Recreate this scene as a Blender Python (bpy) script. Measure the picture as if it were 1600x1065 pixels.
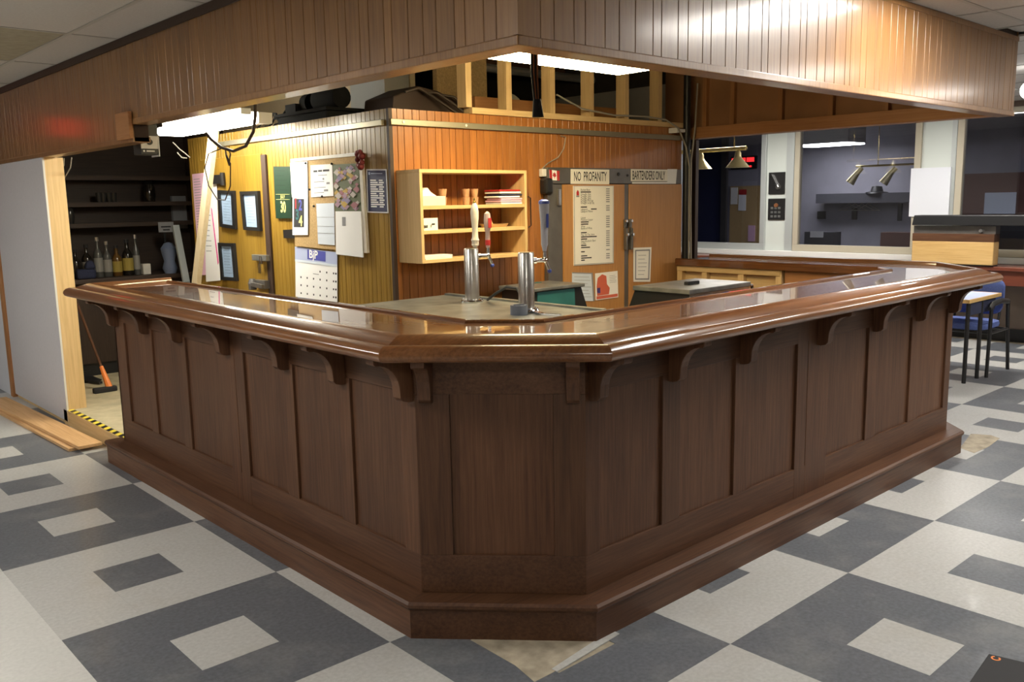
import bpy, math, random
from mathutils import Vector, Matrix
random.seed(7)
for o in list(bpy.data.objects): bpy.data.objects.remove(o, do_unlink=True)
scene = bpy.context.scene
COL = scene.collection

# ---------------------------------------------------------------- camera, world, exposure
F_PX, PITCH, ROLL, YAW = 1379.17, 0.157034, -0.018398, 0.826922
CAM = Vector((-1.78412, -2.66208, 1.66183))
fw = Vector((math.cos(YAW)*math.cos(PITCH), math.sin(YAW)*math.cos(PITCH), -math.sin(PITCH)))
_r = Vector((math.sin(YAW), -math.cos(YAW), 0)); _u = _r.cross(fw)
RT = _r*math.cos(ROLL) + _u*math.sin(ROLL); UP = -_r*math.sin(ROLL) + _u*math.cos(ROLL)
cd = bpy.data.cameras.new('camera'); cam = bpy.data.objects.new('camera', cd); COL.objects.link(cam)
cd.sensor_width = 36; cd.lens = F_PX/1600*36; cd.clip_start = .05
cam.matrix_world = Matrix(((RT.x, UP.x, -fw.x, CAM.x), (RT.y, UP.y, -fw.y, CAM.y), (RT.z, UP.z, -fw.z, CAM.z), (0, 0, 0, 1)))
scene.camera = cam
w = bpy.data.worlds.new('night'); scene.world = w; w.use_nodes = True
w.node_tree.nodes['Background'].inputs[0].default_value = (.02, .03, .07, 1)
w.node_tree.nodes['Background'].inputs[1].default_value = .3
vs = scene.view_settings
vs.view_transform = 'Standard'; vs.look = 'None'; vs.exposure = 0.0; vs.gamma = 1; vs.use_curve_mapping = False
TROFFER, WARM, COOL = 38.0, 64.0, 60.0        # emission strengths of the room's fluorescent lamps

def W(px, py, ax, val):                        # photo pixel -> point on the plane axis=val
    d = fw + RT*((px-800)/F_PX) - UP*((py-532.5)/F_PX)
    return CAM + d*((val-CAM[ax])/d[ax])

# ---------------------------------------------------------------- materials
MATS = {}
def mat(name, col, rough=.5, metal=0, spec=.5, emit=None, estr=0, noise=0, nscale=30, bump=0, coat=0):
    m = bpy.data.materials.new(name); m.use_nodes = True; nt = m.node_tree; b = nt.nodes['Principled BSDF']
    b.inputs['Roughness'].default_value = rough; b.inputs['Metallic'].default_value = metal
    b.inputs['Specular IOR Level'].default_value = spec; b.inputs['Coat Weight'].default_value = coat
    b.inputs['Coat Roughness'].default_value = .08
    b.inputs['Base Color'].default_value = (*col, 1)
    if noise or bump:
        tc = nt.nodes.new('ShaderNodeNewGeometry'); n = nt.nodes.new('ShaderNodeTexNoise')
        n.inputs['Scale'].default_value = nscale; n.inputs['Detail'].default_value = 6
        nt.links.new(tc.outputs['Position'], n.inputs['Vector'])
        if noise:
            r = nt.nodes.new('ShaderNodeValToRGB'); r.color_ramp.elements[0].position = .3; r.color_ramp.elements[1].position = .7
            r.color_ramp.elements[0].color = (*[max(0, c*(1-noise)) for c in col], 1)
            r.color_ramp.elements[1].color = (*[min(1, c*(1+noise)) for c in col], 1)
            nt.links.new(n.outputs['Fac'], r.inputs['Fac']); nt.links.new(r.outputs['Color'], b.inputs['Base Color'])
        if bump:
            bp = nt.nodes.new('ShaderNodeBump'); bp.inputs['Strength'].default_value = bump; bp.inputs['Distance'].default_value = .003
            nt.links.new(n.outputs['Fac'], bp.inputs['Height']); nt.links.new(bp.outputs['Normal'], b.inputs['Normal'])
    if emit:
        b.inputs['Emission Color'].default_value = (*emit, 1); b.inputs['Emission Strength'].default_value = estr
    MATS[name] = m; return m
def scuff(name, to, scale, lo, hi, amt):                 # worn, scuffed patches over a plain colour
    nt = MATS[name].node_tree; b = nt.nodes['Principled BSDF']; src = b.inputs['Base Color'].links[0].from_socket
    g = nt.nodes.new('ShaderNodeNewGeometry'); n = nt.nodes.new('ShaderNodeTexNoise'); n.inputs['Scale'].default_value = scale; n.inputs['Detail'].default_value = 9; n.inputs['Roughness'].default_value = .7
    r = nt.nodes.new('ShaderNodeMapRange'); r.inputs[1].default_value = lo; r.inputs[2].default_value = hi; r.inputs[4].default_value = amt
    mx = nt.nodes.new('ShaderNodeMix'); mx.data_type = 'RGBA'; mx.inputs[7].default_value = (*to, 1)
    nt.links.new(g.outputs['Position'], n.inputs['Vector']); nt.links.new(n.outputs['Fac'], r.inputs[0]); nt.links.new(r.outputs[0], mx.inputs[0]); nt.links.new(src, mx.inputs[6]); nt.links.new(mx.outputs[2], b.inputs['Base Color'])
def wood(name, c0, c1, c2, axis=2, s=1.0, rough=.45, coat=0, coatr=.1, bump=.15, vary=.0, spec=.5, patch=.35):
    """grain streaks along an axis, blotchy stain, per-piece variation"""
    m = bpy.data.materials.new(name); m.use_nodes = True; nt = m.node_tree; N = nt.nodes; L = nt.links; b = N['Principled BSDF']
    b.inputs['Roughness'].default_value = rough; b.inputs['Coat Weight'].default_value = coat; b.inputs['Coat Roughness'].default_value = coatr
    b.inputs['Specular IOR Level'].default_value = spec
    tc = N.new('ShaderNodeTexCoord'); oi = N.new('ShaderNodeObjectInfo')
    add = N.new('ShaderNodeVectorMath'); add.operation = 'ADD'
    sc = N.new('ShaderNodeVectorMath'); sc.operation = 'SCALE'; sc.inputs[3].default_value = 17
    cx = N.new('ShaderNodeCombineXYZ')
    for k in range(3): L.new(oi.outputs['Random'], cx.inputs[k])
    L.new(cx.outputs[0], sc.inputs[0]); L.new(tc.outputs['Object'], add.inputs[0]); L.new(sc.outputs[0], add.inputs[1])
    mp = N.new('ShaderNodeMapping'); v = [55*s]*3; v[axis] = 2.2*s; mp.inputs['Scale'].default_value = v; L.new(add.outputs[0], mp.inputs[0])
    n1 = N.new('ShaderNodeTexNoise'); n1.inputs['Scale'].default_value = 1.6; n1.inputs['Detail'].default_value = 8; n1.inputs['Roughness'].default_value = .65; L.new(mp.outputs[0], n1.inputs['Vector'])
    mp2 = N.new('ShaderNodeMapping'); v = [7*s]*3; v[axis] = 1.3*s; mp2.inputs['Scale'].default_value = v; L.new(add.outputs[0], mp2.inputs[0])
    n2 = N.new('ShaderNodeTexNoise'); n2.inputs['Scale'].default_value = 1; n2.inputs['Detail'].default_value = 3; L.new(mp2.outputs[0], n2.inputs['Vector'])
    mx = N.new('ShaderNodeMix'); mx.inputs[0].default_value = patch; L.new(n1.outputs['Fac'], mx.inputs[2]); L.new(n2.outputs['Fac'], mx.inputs[3])
    r = N.new('ShaderNodeValToRGB'); e = r.color_ramp.elements; e[0].position = .33; e[0].color = (*c0, 1); e[1].position = .68; e[1].color = (*c2, 1)
    k = e.new(.5); k.color = (*c1, 1); L.new(mx.outputs[0], r.inputs[0])
    hv = N.new('ShaderNodeHueSaturation'); L.new(r.outputs[0], hv.inputs['Color'])
    mr = N.new('ShaderNodeMapRange'); mr.inputs[3].default_value = 1-vary; mr.inputs[4].default_value = 1+vary; L.new(oi.outputs['Random'], mr.inputs[0]); L.new(mr.outputs[0], hv.inputs['Value'])
    L.new(hv.outputs[0], b.inputs['Base Color'])
    bp = N.new('ShaderNodeBump'); bp.inputs['Strength'].default_value = bump; bp.inputs['Distance'].default_value = .002; L.new(n1.outputs['Fac'], bp.inputs['Height']); L.new(bp.outputs[0], b.inputs['Normal'])
    MATS[name] = m; return m
DK = ((.052, .021, .010), (.095, .041, .019), (.140, .066, .032))
for ax, t in enumerate('xyz'):
    wood('bar_'+t, *DK, axis=ax, rough=.5, coat=.1, coatr=.3, vary=.16, bump=.12, spec=.3)
TP = ((.070, .024, .008), (.125, .047, .015), (.19, .078, .026))
for ax, t in enumerate('xy'):
    wood('top_'+t, *TP, axis=ax, rough=.3, coat=1, coatr=.02, bump=.01, vary=.06, spec=.2)
for ax, t in enumerate('xy'):
    wood('rail_'+t, (.10, .036, .010), (.17, .066, .020), (.24, .10, .034), axis=ax, rough=.32, coat=.75, coatr=.04, bump=.02, vary=.04, spec=.2)  # brighter orange than the top: warm soffit reflection put into the colour
wood('panelling', (.175, .078, .022), (.25, .118, .035), (.32, .162, .052), axis=2, rough=.42, coat=.5, coatr=.16, vary=.10, bump=.2)
wood('cooler_wood', (.25, .085, .018), (.36, .135, .029), (.44, .185, .045), axis=2, rough=.38, coat=.3, coatr=.2, vary=.08, bump=.2)
wood('cooler_side', (.20, .110, .014), (.30, .172, .022), (.38, .23, .038), axis=2, rough=.4, coat=.25, coatr=.2, vary=.08, bump=.2)  # yellower than the front boards: greenish light put into the colour
wood('fridge_wood', (.36, .165, .050), (.45, .215, .068), (.52, .26, .09), axis=2, rough=.4, vary=.04, bump=.05)
for ax, t in enumerate('xyz'):
    wood('pine_'+t, (.50, .33, .14), (.60, .41, .19), (.70, .50, .25), axis=ax, s=.7, rough=.6, vary=.08, bump=.1)
    wood('redpine_'+t, (.27, .11, .035), (.36, .16, .055), (.43, .21, .08), axis=ax, s=.7, rough=.6, vary=.08, bump=.1)
wood('pale_pine', (.58, .46, .28), (.66, .54, .34), (.74, .62, .42), axis=2, s=.7, rough=.65, bump=.1)
wood('ledge_y', (.10, .025, .014), (.15, .040, .022), (.20, .058, .03), axis=1, rough=.35, coat=.4, vary=.05)
wood('old_plank', (.42, .24, .10), (.55, .33, .15), (.64, .42, .22), axis=1, s=.6, rough=.65, vary=.15, bump=.3)
wood('dark_store', (.018, .009, .005), (.030, .016, .009), (.045, .025, .014), axis=0, rough=.6, vary=.1)  # storeroom walls, their shade put into the wood colour
for ax, t in enumerate('xz'): wood('store_'+t, (.022, .011, .007), (.036, .019, .011), (.055, .030, .018), axis=0 if t == 'x' else 2, rough=.6, vary=.1)  # bar wood darkened to carry the storeroom's shade
wood('light_box', (.50, .30, .10), (.60, .38, .14), (.68, .45, .19), axis=1, rough=.5, coat=.2)
mat('groove', (.03, .014, .007), .8)
mat('tile_dark', (.118, .128, .145), .38, noise=.22, nscale=60, bump=.05, coat=.15)
mat('tile_light', (.48, .48, .46), .36, noise=.10, nscale=60, bump=.05, coat=.15)
mat('tile_bright', (.60, .60, .57), .36, noise=.07, nscale=60, bump=.05, coat=.15)
scuff('tile_dark', (.30, .30, .29), 2.2, .50, .75, .55); scuff('tile_light', (.38, .36, .31), 2.6, .52, .75, .5)
mat('concrete', (.36, .31, .23), .85, noise=.3, nscale=14, bump=.4)
mat('ceiling_tile', (.52, .50, .47), .9, noise=.05, nscale=70, bump=.3)
mat('ceiling_stained', (.33, .30, .22), .9, noise=.1, nscale=20, bump=.3)
mat('ceiling_grid', (.40, .39, .36), .5)
mat('dark_trim', (.045, .024, .015), .6)
mat('drywall', (.52, .51, .53), .85, noise=.03, nscale=40)
mat('drywall_edge', (.70, .68, .64), .9)
mat('white_wall', (.34, .32, .30), .8, noise=.03)
mat('plenum', (.035, .027, .022), .9, noise=.3, nscale=5)
mat('plenum_brown', (.13, .058, .022), .8, noise=.2, nscale=3)
mat('brown_board', (.30, .145, .06), .7, noise=.15, nscale=3)
mat('tan_wall', (.62, .50, .32), .8, noise=.06, nscale=3)
mat('subfloor', (.46, .40, .26), .75, noise=.18, nscale=8)
mat('steel', (.60, .58, .54), .28, 1, noise=.12, nscale=12)
mat('steel_worn', (.235, .24, .23), .36, .6, noise=.3, nscale=9, bump=.05)
mat('chrome', (.82, .82, .82), .12, 1)
mat('grey_metal', (.16, .15, .14), .45, .6, noise=.12, nscale=8)
mat('rail_metal', (.36, .33, .24), .4, .6)
mat('black', (.012, .012, .013), .45)
mat('black_metal', (.022, .021, .021), .4, .3)
mat('matte_black', (.006, .006, .006), .85, spec=.2)  # flat black finish of the compressor
mat('rubber', (.015, .015, .017), .75)
mat('teal', (.02, .12, .12), .5, noise=.15, nscale=5)
mat('paper', (.84, .84, .83), .8)
mat('paper_warm', (.86, .83, .76), .8)
mat('paper_blue', (.62, .68, .76), .8)
mat('paper_pink', (.72, .45, .58), .8)
mat('magenta', (.75, .05, .30), .7)
mat('ink', (.03, .03, .035), .8)
mat('ink_grey', (.25, .25, .26), .8)
mat('navy', (.025, .03, .09), .6)
mat('royal', (.07, .08, .38), .6)
mat('pale_blue', (.42, .48, .68), .7)
mat('green_cal', (.005, .032, .015), .5)
mat('yellow_ink', (.80, .75, .25), .6)
mat('red', (.45, .025, .025), .5)
mat('dark_red', (.16, .012, .012), .6)
mat('orange_red', (.62, .12, .06), .6)
mat('orange', (.85, .25, .05), .5)
mat('cork', (.45, .30, .13), .9, noise=.2, nscale=90)
mat('terracotta', (.50, .26, .13), .8, noise=.15, nscale=60)
mat('white_plastic', (.72, .71, .68), .4)
mat('bone', (.66, .62, .54), .4, noise=.05)
mat('clear_acrylic', (.55, .42, .40), .12, 0, .6)
mat('clear_acrylic_blue', (.50, .52, .58), .12, 0, .6)
mat('blue_plastic', (.05, .08, .35), .3)
mat('brass', (.78, .60, .25), .25, 1)
mat('brass_shade', (.55, .47, .25), .35, .6)
mat('gold', (.8, .6, .2), .25, 1)
mat('tape_grey', (.16, .18, .22), .5)
mat('tape_yellow', (.75, .60, .05), .6)
mat('aluminium', (.50, .53, .52), .4, .35)
mat('panel_mint', (.58, .62, .58), .6)
mat('panel_white', (.66, .68, .73), .55)
mat('frame_tan', (.42, .38, .29), .5)
mat('sill_white', (.70, .71, .68), .5)
mat('wall_low', (.16, .12, .095), .7, noise=.1, nscale=6)
mat('fabric_blue', (.075, .11, .30), .9, noise=.2, nscale=120, bump=.2)
mat('fabric_navy', (.02, .025, .06), .9, noise=.2, nscale=120, bump=.2)
mat('cardboard', (.42, .30, .18), .85, noise=.1, nscale=6)
mat('duct', (.50, .50, .48), .4, .7)
mat('copper', (.60, .26, .12), .35, .8)
mat('cable_grey', (.30, .27, .22), .6)
mat('cable_brown', (.05, .03, .018), .6)
mat('yellow_rope', (.60, .45, .08), .8)
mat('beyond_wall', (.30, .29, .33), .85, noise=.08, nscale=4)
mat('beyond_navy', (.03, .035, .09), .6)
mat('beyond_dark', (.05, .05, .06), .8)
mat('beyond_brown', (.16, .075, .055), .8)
mat('bottle_dark', (.012, .010, .008), .12)
mat('bottle_clear', (.07, .07, .065), .1)
mat('glass_dim', (.035, .034, .032), .1)  # darker copy of the clear glass, storeroom shade in its colour
mat('bottle_amber', (.10, .05, .012), .12)
mat('label_yellow', (.30, .22, .04), .7)
mat('bag_blue', (.13, .16, .24), .5)  # pale blue dimmed to carry the storeroom's shade
mat('label_white', (.22, .21, .19), .7)  # white label greyed to carry the storeroom's shade
mat('foil', (.55, .52, .48), .3, .8)
mat('red_sign', (.5, .02, .02), .4, emit=(1, .03, .03), estr=2.2)
mat('lens_room', (.9, .9, .88), .5, emit=(1.0, .95, .88), estr=TROFFER)
mat('lens_warm', (.9, .85, .7), .5, emit=(1.0, .81, .46), estr=WARM)
mat('lens_cool', (.9, .9, .9), .5, emit=(1.0, .95, .80), estr=COOL)
mat('lens_far', (.9, .9, .9), .5, emit=(1.0, .97, .92), estr=22)
mat('bulb', (1, 1, 1), .5, emit=(1, .97, .92), estr=14)
for i, c in enumerate([(.30, .12, .14), (.35, .22, .28), (.45, .30, .06), (.10, .12, .06), (.22, .19, .30), (.45, .40, .36)]): mat('floral_%d' % i, c, .7)
def glassmat(name, tint, fac):
    m = bpy.data.materials.new(name); m.use_nodes = True; nt = m.node_tree; nt.nodes.clear()
    o = nt.nodes.new('ShaderNodeOutputMaterial'); mx = nt.nodes.new('ShaderNodeMixShader'); t = nt.nodes.new('ShaderNodeBsdfTransparent'); g = nt.nodes.new('ShaderNodeBsdfGlossy')
    t.inputs[0].default_value = (*tint, 1); g.inputs['Roughness'].default_value = .01; g.inputs[0].default_value = (1, 1, 1, 1)
    mx.inputs[0].default_value = fac
    nt.links.new(t.outputs[0], mx.inputs[1]); nt.links.new(g.outputs[0], mx.inputs[2]); nt.links.new(mx.outputs[0], o.inputs[0]); MATS[name] = m
glassmat('pane', (.80, .82, .88), .07)
glassmat('frame_glass', (.9, .95, 1), .10)

# ---------------------------------------------------------------- mesh helpers
class MB:
    def __init__(s): s.v = []; s.f = []
    def add(s, v, f):
        n = len(s.v); s.v += [tuple(p) for p in v]; s.f += [tuple(i+n for i in q) for q in f]; return s
    def box(s, a, b):
        x0, y0, z0 = [min(p, q) for p, q in zip(a, b)]; x1, y1, z1 = [max(p, q) for p, q in zip(a, b)]
        return s.add([(x0, y0, z0), (x1, y0, z0), (x1, y1, z0), (x0, y1, z0), (x0, y0, z1), (x1, y0, z1), (x1, y1, z1), (x0, y1, z1)], BF)
    def hexa(s, pts8): return s.add(pts8, BF)
    def bar(s, a, b, wx, wy, up=(0, 0, 1)):             # rectangular bar from a to b
        a = Vector(a); b = Vector(b); d = (b-a).normalized(); u = Vector(up)
        if abs(d.dot(u)) > .98: u = Vector((0, 1, 0))
        s1 = d.cross(u).normalized()*wx/2; s2 = d.cross(s1).normalized()*wy/2
        return s.add([a-s1-s2, a+s1-s2, a+s1+s2, a-s1+s2, b-s1-s2, b+s1-s2, b+s1+s2, b-s1+s2], BF)
    def tube(s, pts, r, n=8):
        pts = [Vector(p) for p in pts]; R = r if isinstance(r, (list, tuple)) else [r]*len(pts); base = len(s.v); prev = None
        for i, p in enumerate(pts):
            d = (pts[min(i+1, len(pts)-1)]-pts[max(i-1, 0)]).normalized()
            if prev is None: prev = Vector((0, 0, 1)) if abs(d.z) < .9 else Vector((1, 0, 0))
            a = (prev - d*prev.dot(d)).normalized(); b = d.cross(a); prev = a
            for k in range(n):
                t = 2*math.pi*k/n; s.v.append(tuple(p + a*math.cos(t)*R[i] + b*math.sin(t)*R[i]))
        for i in range(len(pts)-1):
            for k in range(n):
                s.f.append((base+i*n+k, base+i*n+(k+1) % n, base+(i+1)*n+(k+1) % n, base+(i+1)*n+k))
        s.f.append(tuple(base+k for k in range(n))[::-1]); s.f.append(tuple(base+(len(pts)-1)*n+k for k in range(n))); return s
    def lathe(s, c, prof, n=16, axis=(0, 0, 1)):       # prof: (radius, height)
        c = Vector(c); d = Vector(axis).normalized(); a = d.orthogonal().normalized(); b = d.cross(a); base = len(s.v)
        for r, h in prof:
            for k in range(n):
                t = 2*math.pi*k/n; s.v.append(tuple(c + d*h + (a*math.cos(t) + b*math.sin(t))*max(r, .0004)))
        for i in range(len(prof)-1):
            for k in range(n): s.f.append((base+i*n+k, base+i*n+(k+1) % n, base+(i+1)*n+(k+1) % n, base+(i+1)*n+k))
        s.f.append(tuple(base+k for k in range(n))[::-1]); s.f.append(tuple(base+(len(prof)-1)*n+k for k in range(n))); return s
    def prism(s, poly, vec):                            # extrude a 3-D polygon
        n = len(poly); v = [Vector(p) for p in poly]; vec = Vector(vec)
        return s.add(v+[p+vec for p in v], [tuple(range(n))[::-1], tuple(range(n, 2*n))]+[(i, (i+1) % n, n+(i+1) % n, n+i) for i in range(n)])
    def sphere(s, c, r, n=12, m=8, sc=(1, 1, 1)):
        c = Vector(c); base = len(s.v)
        for i in range(m+1):
            ph = math.pi*i/m
            for k in range(n):
                t = 2*math.pi*k/n; s.v.append((c.x+r*sc[0]*math.sin(ph)*math.cos(t), c.y+r*sc[1]*math.sin(ph)*math.sin(t), c.z+r*sc[2]*math.cos(ph)))
        for i in range(m):
            for k in range(n): s.f.append((base+i*n+k, base+i*n+(k+1) % n, base+(i+1)*n+(k+1) % n, base+(i+1)*n+k))
        return s
BF = [(0, 3, 2, 1), (4, 5, 6, 7), (0, 1, 5, 4), (1, 2, 6, 5), (2, 3, 7, 6), (3, 0, 4, 7)]
def fixn(me):
    import bmesh
    bm = bmesh.new(); bm.from_mesh(me); bmesh.ops.recalc_face_normals(bm, faces=bm.faces); bm.to_mesh(me); bm.free()
def obj(name, mb, m, parent=None, smooth=False, bevel=0, loc=None):
    me = bpy.data.meshes.new(name); me.from_pydata(mb.v, [], mb.f); fixn(me)
    me.materials.append(MATS[m])
    if smooth:
        for p in me.polygons: p.use_smooth = True
        me.set_sharp_from_angle(angle=math.radians(40))
    o = bpy.data.objects.new(name, me); COL.objects.link(o)
    if loc is not None: o.location = loc
    if bevel:
        b = o.modifiers.new('bevel', 'BEVEL'); b.width = bevel; b.segments = 2; b.limit_method = 'ANGLE'
    if parent: par(o, parent)
    return o
def par(o, p):                                           # every object is modelled in world coordinates
    o.parent = p; o.matrix_parent_inverse = Matrix.Translation(-p.location)
def tag(o, label, cat, group=None):
    o['label'] = label; o['category'] = cat
    if group: o['group'] = group
    return o
def thing(name, label, cat, loc=(0, 0, 0), group=None):
    e = bpy.data.objects.new(name, None); COL.objects.link(e); e.location = loc; e.empty_display_size = .1
    return tag(e, label, cat, group)
def struct(o): o['kind'] = 'structure'; return o
def stuff(o): o['kind'] = 'stuff'; return o
def one(name, mb, m, label, cat, group=None, **k): return tag(obj(name, mb, m, **k), label, cat, group)
def text(name, s, org, right, up, size, m, parent=None, xs=1.0, align='LEFT', spacing=1.0, bold=0.0):
    cu = bpy.data.curves.new('t', 'FONT'); cu.body = s; cu.size = size; cu.align_x = align; cu.space_line = spacing; cu.resolution_u = 2; cu.offset = bold*size
    to = bpy.data.objects.new('t', cu); COL.objects.link(to)
    me = bpy.data.meshes.new_from_object(to.evaluated_get(bpy.context.evaluated_depsgraph_get()))
    bpy.data.objects.remove(to)
    R = Vector(right); U = Vector(up); O = Vector(org)
    for v in me.vertices: p = O + R*(v.co.x*xs) + U*v.co.y; v.co = p
    me.name = name; me.materials.clear(); me.materials.append(MATS[m])
    o = bpy.data.objects.new(name, me); COL.objects.link(o)
    if parent: par(o, parent)
    return o
def offpoly(P, d):                                      # mitred offset of an open polyline, to the right of travel
    P = [Vector(p) for p in P]; out = []
    nr = [Vector(((b-a).y, -(b-a).x)).normalized() for a, b in zip(P, P[1:])]
    for i, p in enumerate(P):
        if i == 0: out.append(p+nr[0]*d)
        elif i == len(P)-1: out.append(p+nr[-1]*d)
        else:
            b = (nr[i-1]+nr[i]).normalized(); out.append(p+b*(d/b.dot(nr[i])))
    return out
def sweep(P, prof, i):                                  # profile (d, z) along segment i, mitred
    mb = MB(); n = len(prof); offs = [offpoly(P, d) for d, z in prof]
    v = [(*offs[k][i], prof[k][1]) for k in range(n)]+[(*offs[k][i+1], prof[k][1]) for k in range(n)]
    return mb.add(v, [tuple(range(n)), tuple(range(2*n-1, n-1, -1))]+[(k, n+k, n+(k+1) % n, (k+1) % n) for k in range(n)])
def segbox(P, i, s0, s1, d0, d1, z0, z1):
    a = Vector(P[i]); b = Vector(P[i+1]); t = (b-a).normalized(); n = Vector((t.y, -t.x))
    q = [a+t*s+n*d for s, d in ((s0, d0), (s1, d0), (s1, d1), (s0, d1))]
    return MB().hexa([(*p, z0) for p in q]+[(*p, z1) for p in q])

# ---------------------------------------------------------------- room shell
YB, ZT = 1.90, 2.235                                    # front of the walk-in cooler, its top
XL = W(612, 300, 1, YB).x                               # side of the cooler
ZC, ZS, XS, YS, XF = 2.64, 2.15, .20, -.56, 4.60        # ceiling, soffit underside and faces
ZR = .12                                                # raised floor behind the bar
XW = 9.0                                                # window wall
floor = struct(bpy.data.objects.new('floor', None)); COL.objects.link(floor)
obj('slab', MB().box((-6, -8, -.2), (XW+.2, 10, -.004)), 'concrete', floor)
G = .9144; T3 = G/3; rot = math.radians(-.39)
tm = {}
for c in ('tile_dark', 'tile_light', 'tile_bright'):
    me = bpy.data.meshes.new('tile'); h = T3/2-.00015
    mb = MB().box((-h, -h, -.003), (h, h, 0)); me.from_pydata(mb.v, [], mb.f); me.materials.append(MATS[c]); tm[c] = me
cells = []
for i in range(-16, 32):
    for j in range(-24, 30):
        ci, cj = math.floor(i/3), math.floor(j/3); inset = (i % 3 == 1 and j % 3 == 1)
        c = 'tile_bright' if ci < -1 else ('tile_dark' if ((ci+cj) % 2 == 1) != inset else 'tile_light')
        x, y = (i+.5)*T3, (j+.5)*T3; X = x*math.cos(rot)-y*math.sin(rot); Y = x*math.sin(rot)+y*math.cos(rot)
        if X > XW-.1 or (X > .35 and Y > -.05 and X < 4.2): continue
        if (ci, cj) == (0, -1) and inset: continue       # lifted tile by the corner of the bar
        d = Vector((X, Y, 0))-CAM; zc = d.dot(fw)
        px = 800+F_PX*d.dot(RT)/zc if zc > .3 else -9999; py = 532-F_PX*d.dot(UP)/zc if zc > .3 else 0
        vis = -60 < px < 1660 and 400 < py < 1110
        cells.append((not vis, d.length, X, Y, c))
cells.sort()
for hid, dist, X, Y, c in cells[:296]:
    o = bpy.data.objects.new('tile', tm[c]); COL.objects.link(o); o.location = (X, Y, 0); o.rotation_euler = (0, 0, rot); o.parent = floor
for c in tm:
    mb = MB(); h = T3/2-.00015
    for hid, dist, X, Y, cc in cells[296:]:
        if cc == c: mb.box((X-h, Y-h, -.003), (X+h, Y+h, 0))
    if mb.v: stuff(obj('tile_field', mb, c, floor))
# bare concrete patch with a white sliver of tile by the bar corner
obj('bare_patch', MB().prism([W(a, b, 2, -.002) for a, b in ((735, 1000), (805, 1040), (835, 1066), (866, 1050), (965, 990), (900, 960))], (0, 0, .003)), 'concrete', floor)
obj('tile_sliver', MB().prism([W(a, b, 2, -.002) for a, b in ((862, 1046), (871, 1050), (968, 991), (955, 985))], (0, 0, .0045)), 'tile_light', floor)
obj('bare_patch', MB().prism([W(a, b, 2, -.002) for a, b in ((1500, 700), (1517, 678), (1548, 680), (1562, 685), (1545, 698), (1522, 708))], (0, 0, .003)), 'concrete', floor)
# raised floor behind the bar
rf = struct(obj('floor_raised', MB().box((.23, .2, 0), (.70, 6.5, ZR)).box((.70, -.2, 0), (4.30, 6.5, ZR)), 'subfloor'))
obj('riser_board', MB().box((.20, 3.3, 0), (.228, 4.7, ZR-.002)), 'pine_y', rf)
tape = thing('hazard_tape', 'yellow and black striped tape along the edge of the raised floor', 'tape', (.26, 3.9, ZR))
for k in range(24):
    y = 3.28+k*.058; obj('stripe', MB().prism([(.205, y, ZR+.0005), (.25, y+.03, ZR+.0005), (.25, y+.088, ZR+.0005), (.205, y+.058, ZR+.0005)], (0, 0, .0012)), 'black' if k % 2 else 'tape_yellow', tape)
# ceiling of the outer room: panels in a grid
ceil = struct(bpy.data.objects.new('ceiling', None)); COL.objects.link(ceil)
obj('deck', MB().box((-6, -8, ZC+.03), (XW+.2, 10, ZC+.06)).box((-6, -8, 3.4), (XW+.2, 10, 3.45)), 'plenum', ceil)
# the deck is open above the bar
bpy.data.objects.remove(ceil.children[0])
for a, b in (((-6, -8, ZC+.03), (XW+.2, YS, ZC+.05)), ((-6, YS, ZC+.03), (XS, 10, ZC+.05)), ((XF, YS, ZC+.03), (XW+.2, 10, ZC+.05))):
    obj('deck', MB().box(a, b), 'ceiling_tile', ceil)
obj('plenum_deck', MB().box((0, -.6, 3.3), (XF, 9.8, 3.35)), 'plenum', ceil)
cx0, cy0, cw, cl = -.08-.61*10, 2.85-1.2*9, .61, 1.2
TROFF = [(2.67, -1.35), (5.11, -2.55), (-2.22, 1.05), (-2.22, -3.75), (-2.83, 4.65), (7.54, 1.05), (7.54, 3.45), (7.54, -2.55)]
for i in range(25):
    for j in range(16):
        x0, y0 = cx0+i*cw, cy0+j*cl; x1, y1 = x0+cw, y0+cl
        X0, X1, Y0, Y1 = x0+.012, x1-.012, y0+.012, y1-.012
        if x0 > XW or y0 > 9.5 or y0 < -6.8: continue
        xm, ym = (x0+x1)/2, (y0+y1)/2
        if any(abs(a-xm) < cw/2 and abs(b-ym) < cl/2 for a, b in TROFF): continue
        if XS < x1 and x0 < XF and y1 > YS:
            if x0 < XS and x1 > XS: X1 = XS-.0; 
            elif x1 > XF and x0 < XF: X0 = XF
            elif y0 < YS: Y1 = YS
            else: continue
            if x0 < XS and y0 < YS: X1 = x1-.012; Y1 = YS
        if X1-X0 < .02 or Y1-Y0 < .02: continue
        obj('panel', MB().box((X0, Y0, ZC+.002), (X1, Y1, ZC+.014)), 'ceiling_stained' if (i, j) == (9, 9) else 'ceiling_tile', ceil)
for i in range(26):
    x = cx0+i*cw
    if x > XW: break
    for a, b in (((-8, 10),) if not XS < x < XF else ((-8, YS),)):
        obj('grid_bar', MB().box((x-.012, a, ZC-.002), (x+.012, b, ZC+.02)), 'ceiling_grid', ceil)
for j in range(17):
    y = cy0+j*cl
    for a, b in (((-6, XW),) if y < YS else ((-6, XS), (XF, XW))):
        obj('grid_bar', MB().box((a, y-.012, ZC-.001), (b, y+.012, ZC+.02)), 'ceiling_grid', ceil)
def snap(a, b): return (cx0+(math.floor((a-cx0)/cw)+.5)*cw, cy0+(math.floor((b-cy0)/cl)+.5)*cl)
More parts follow.
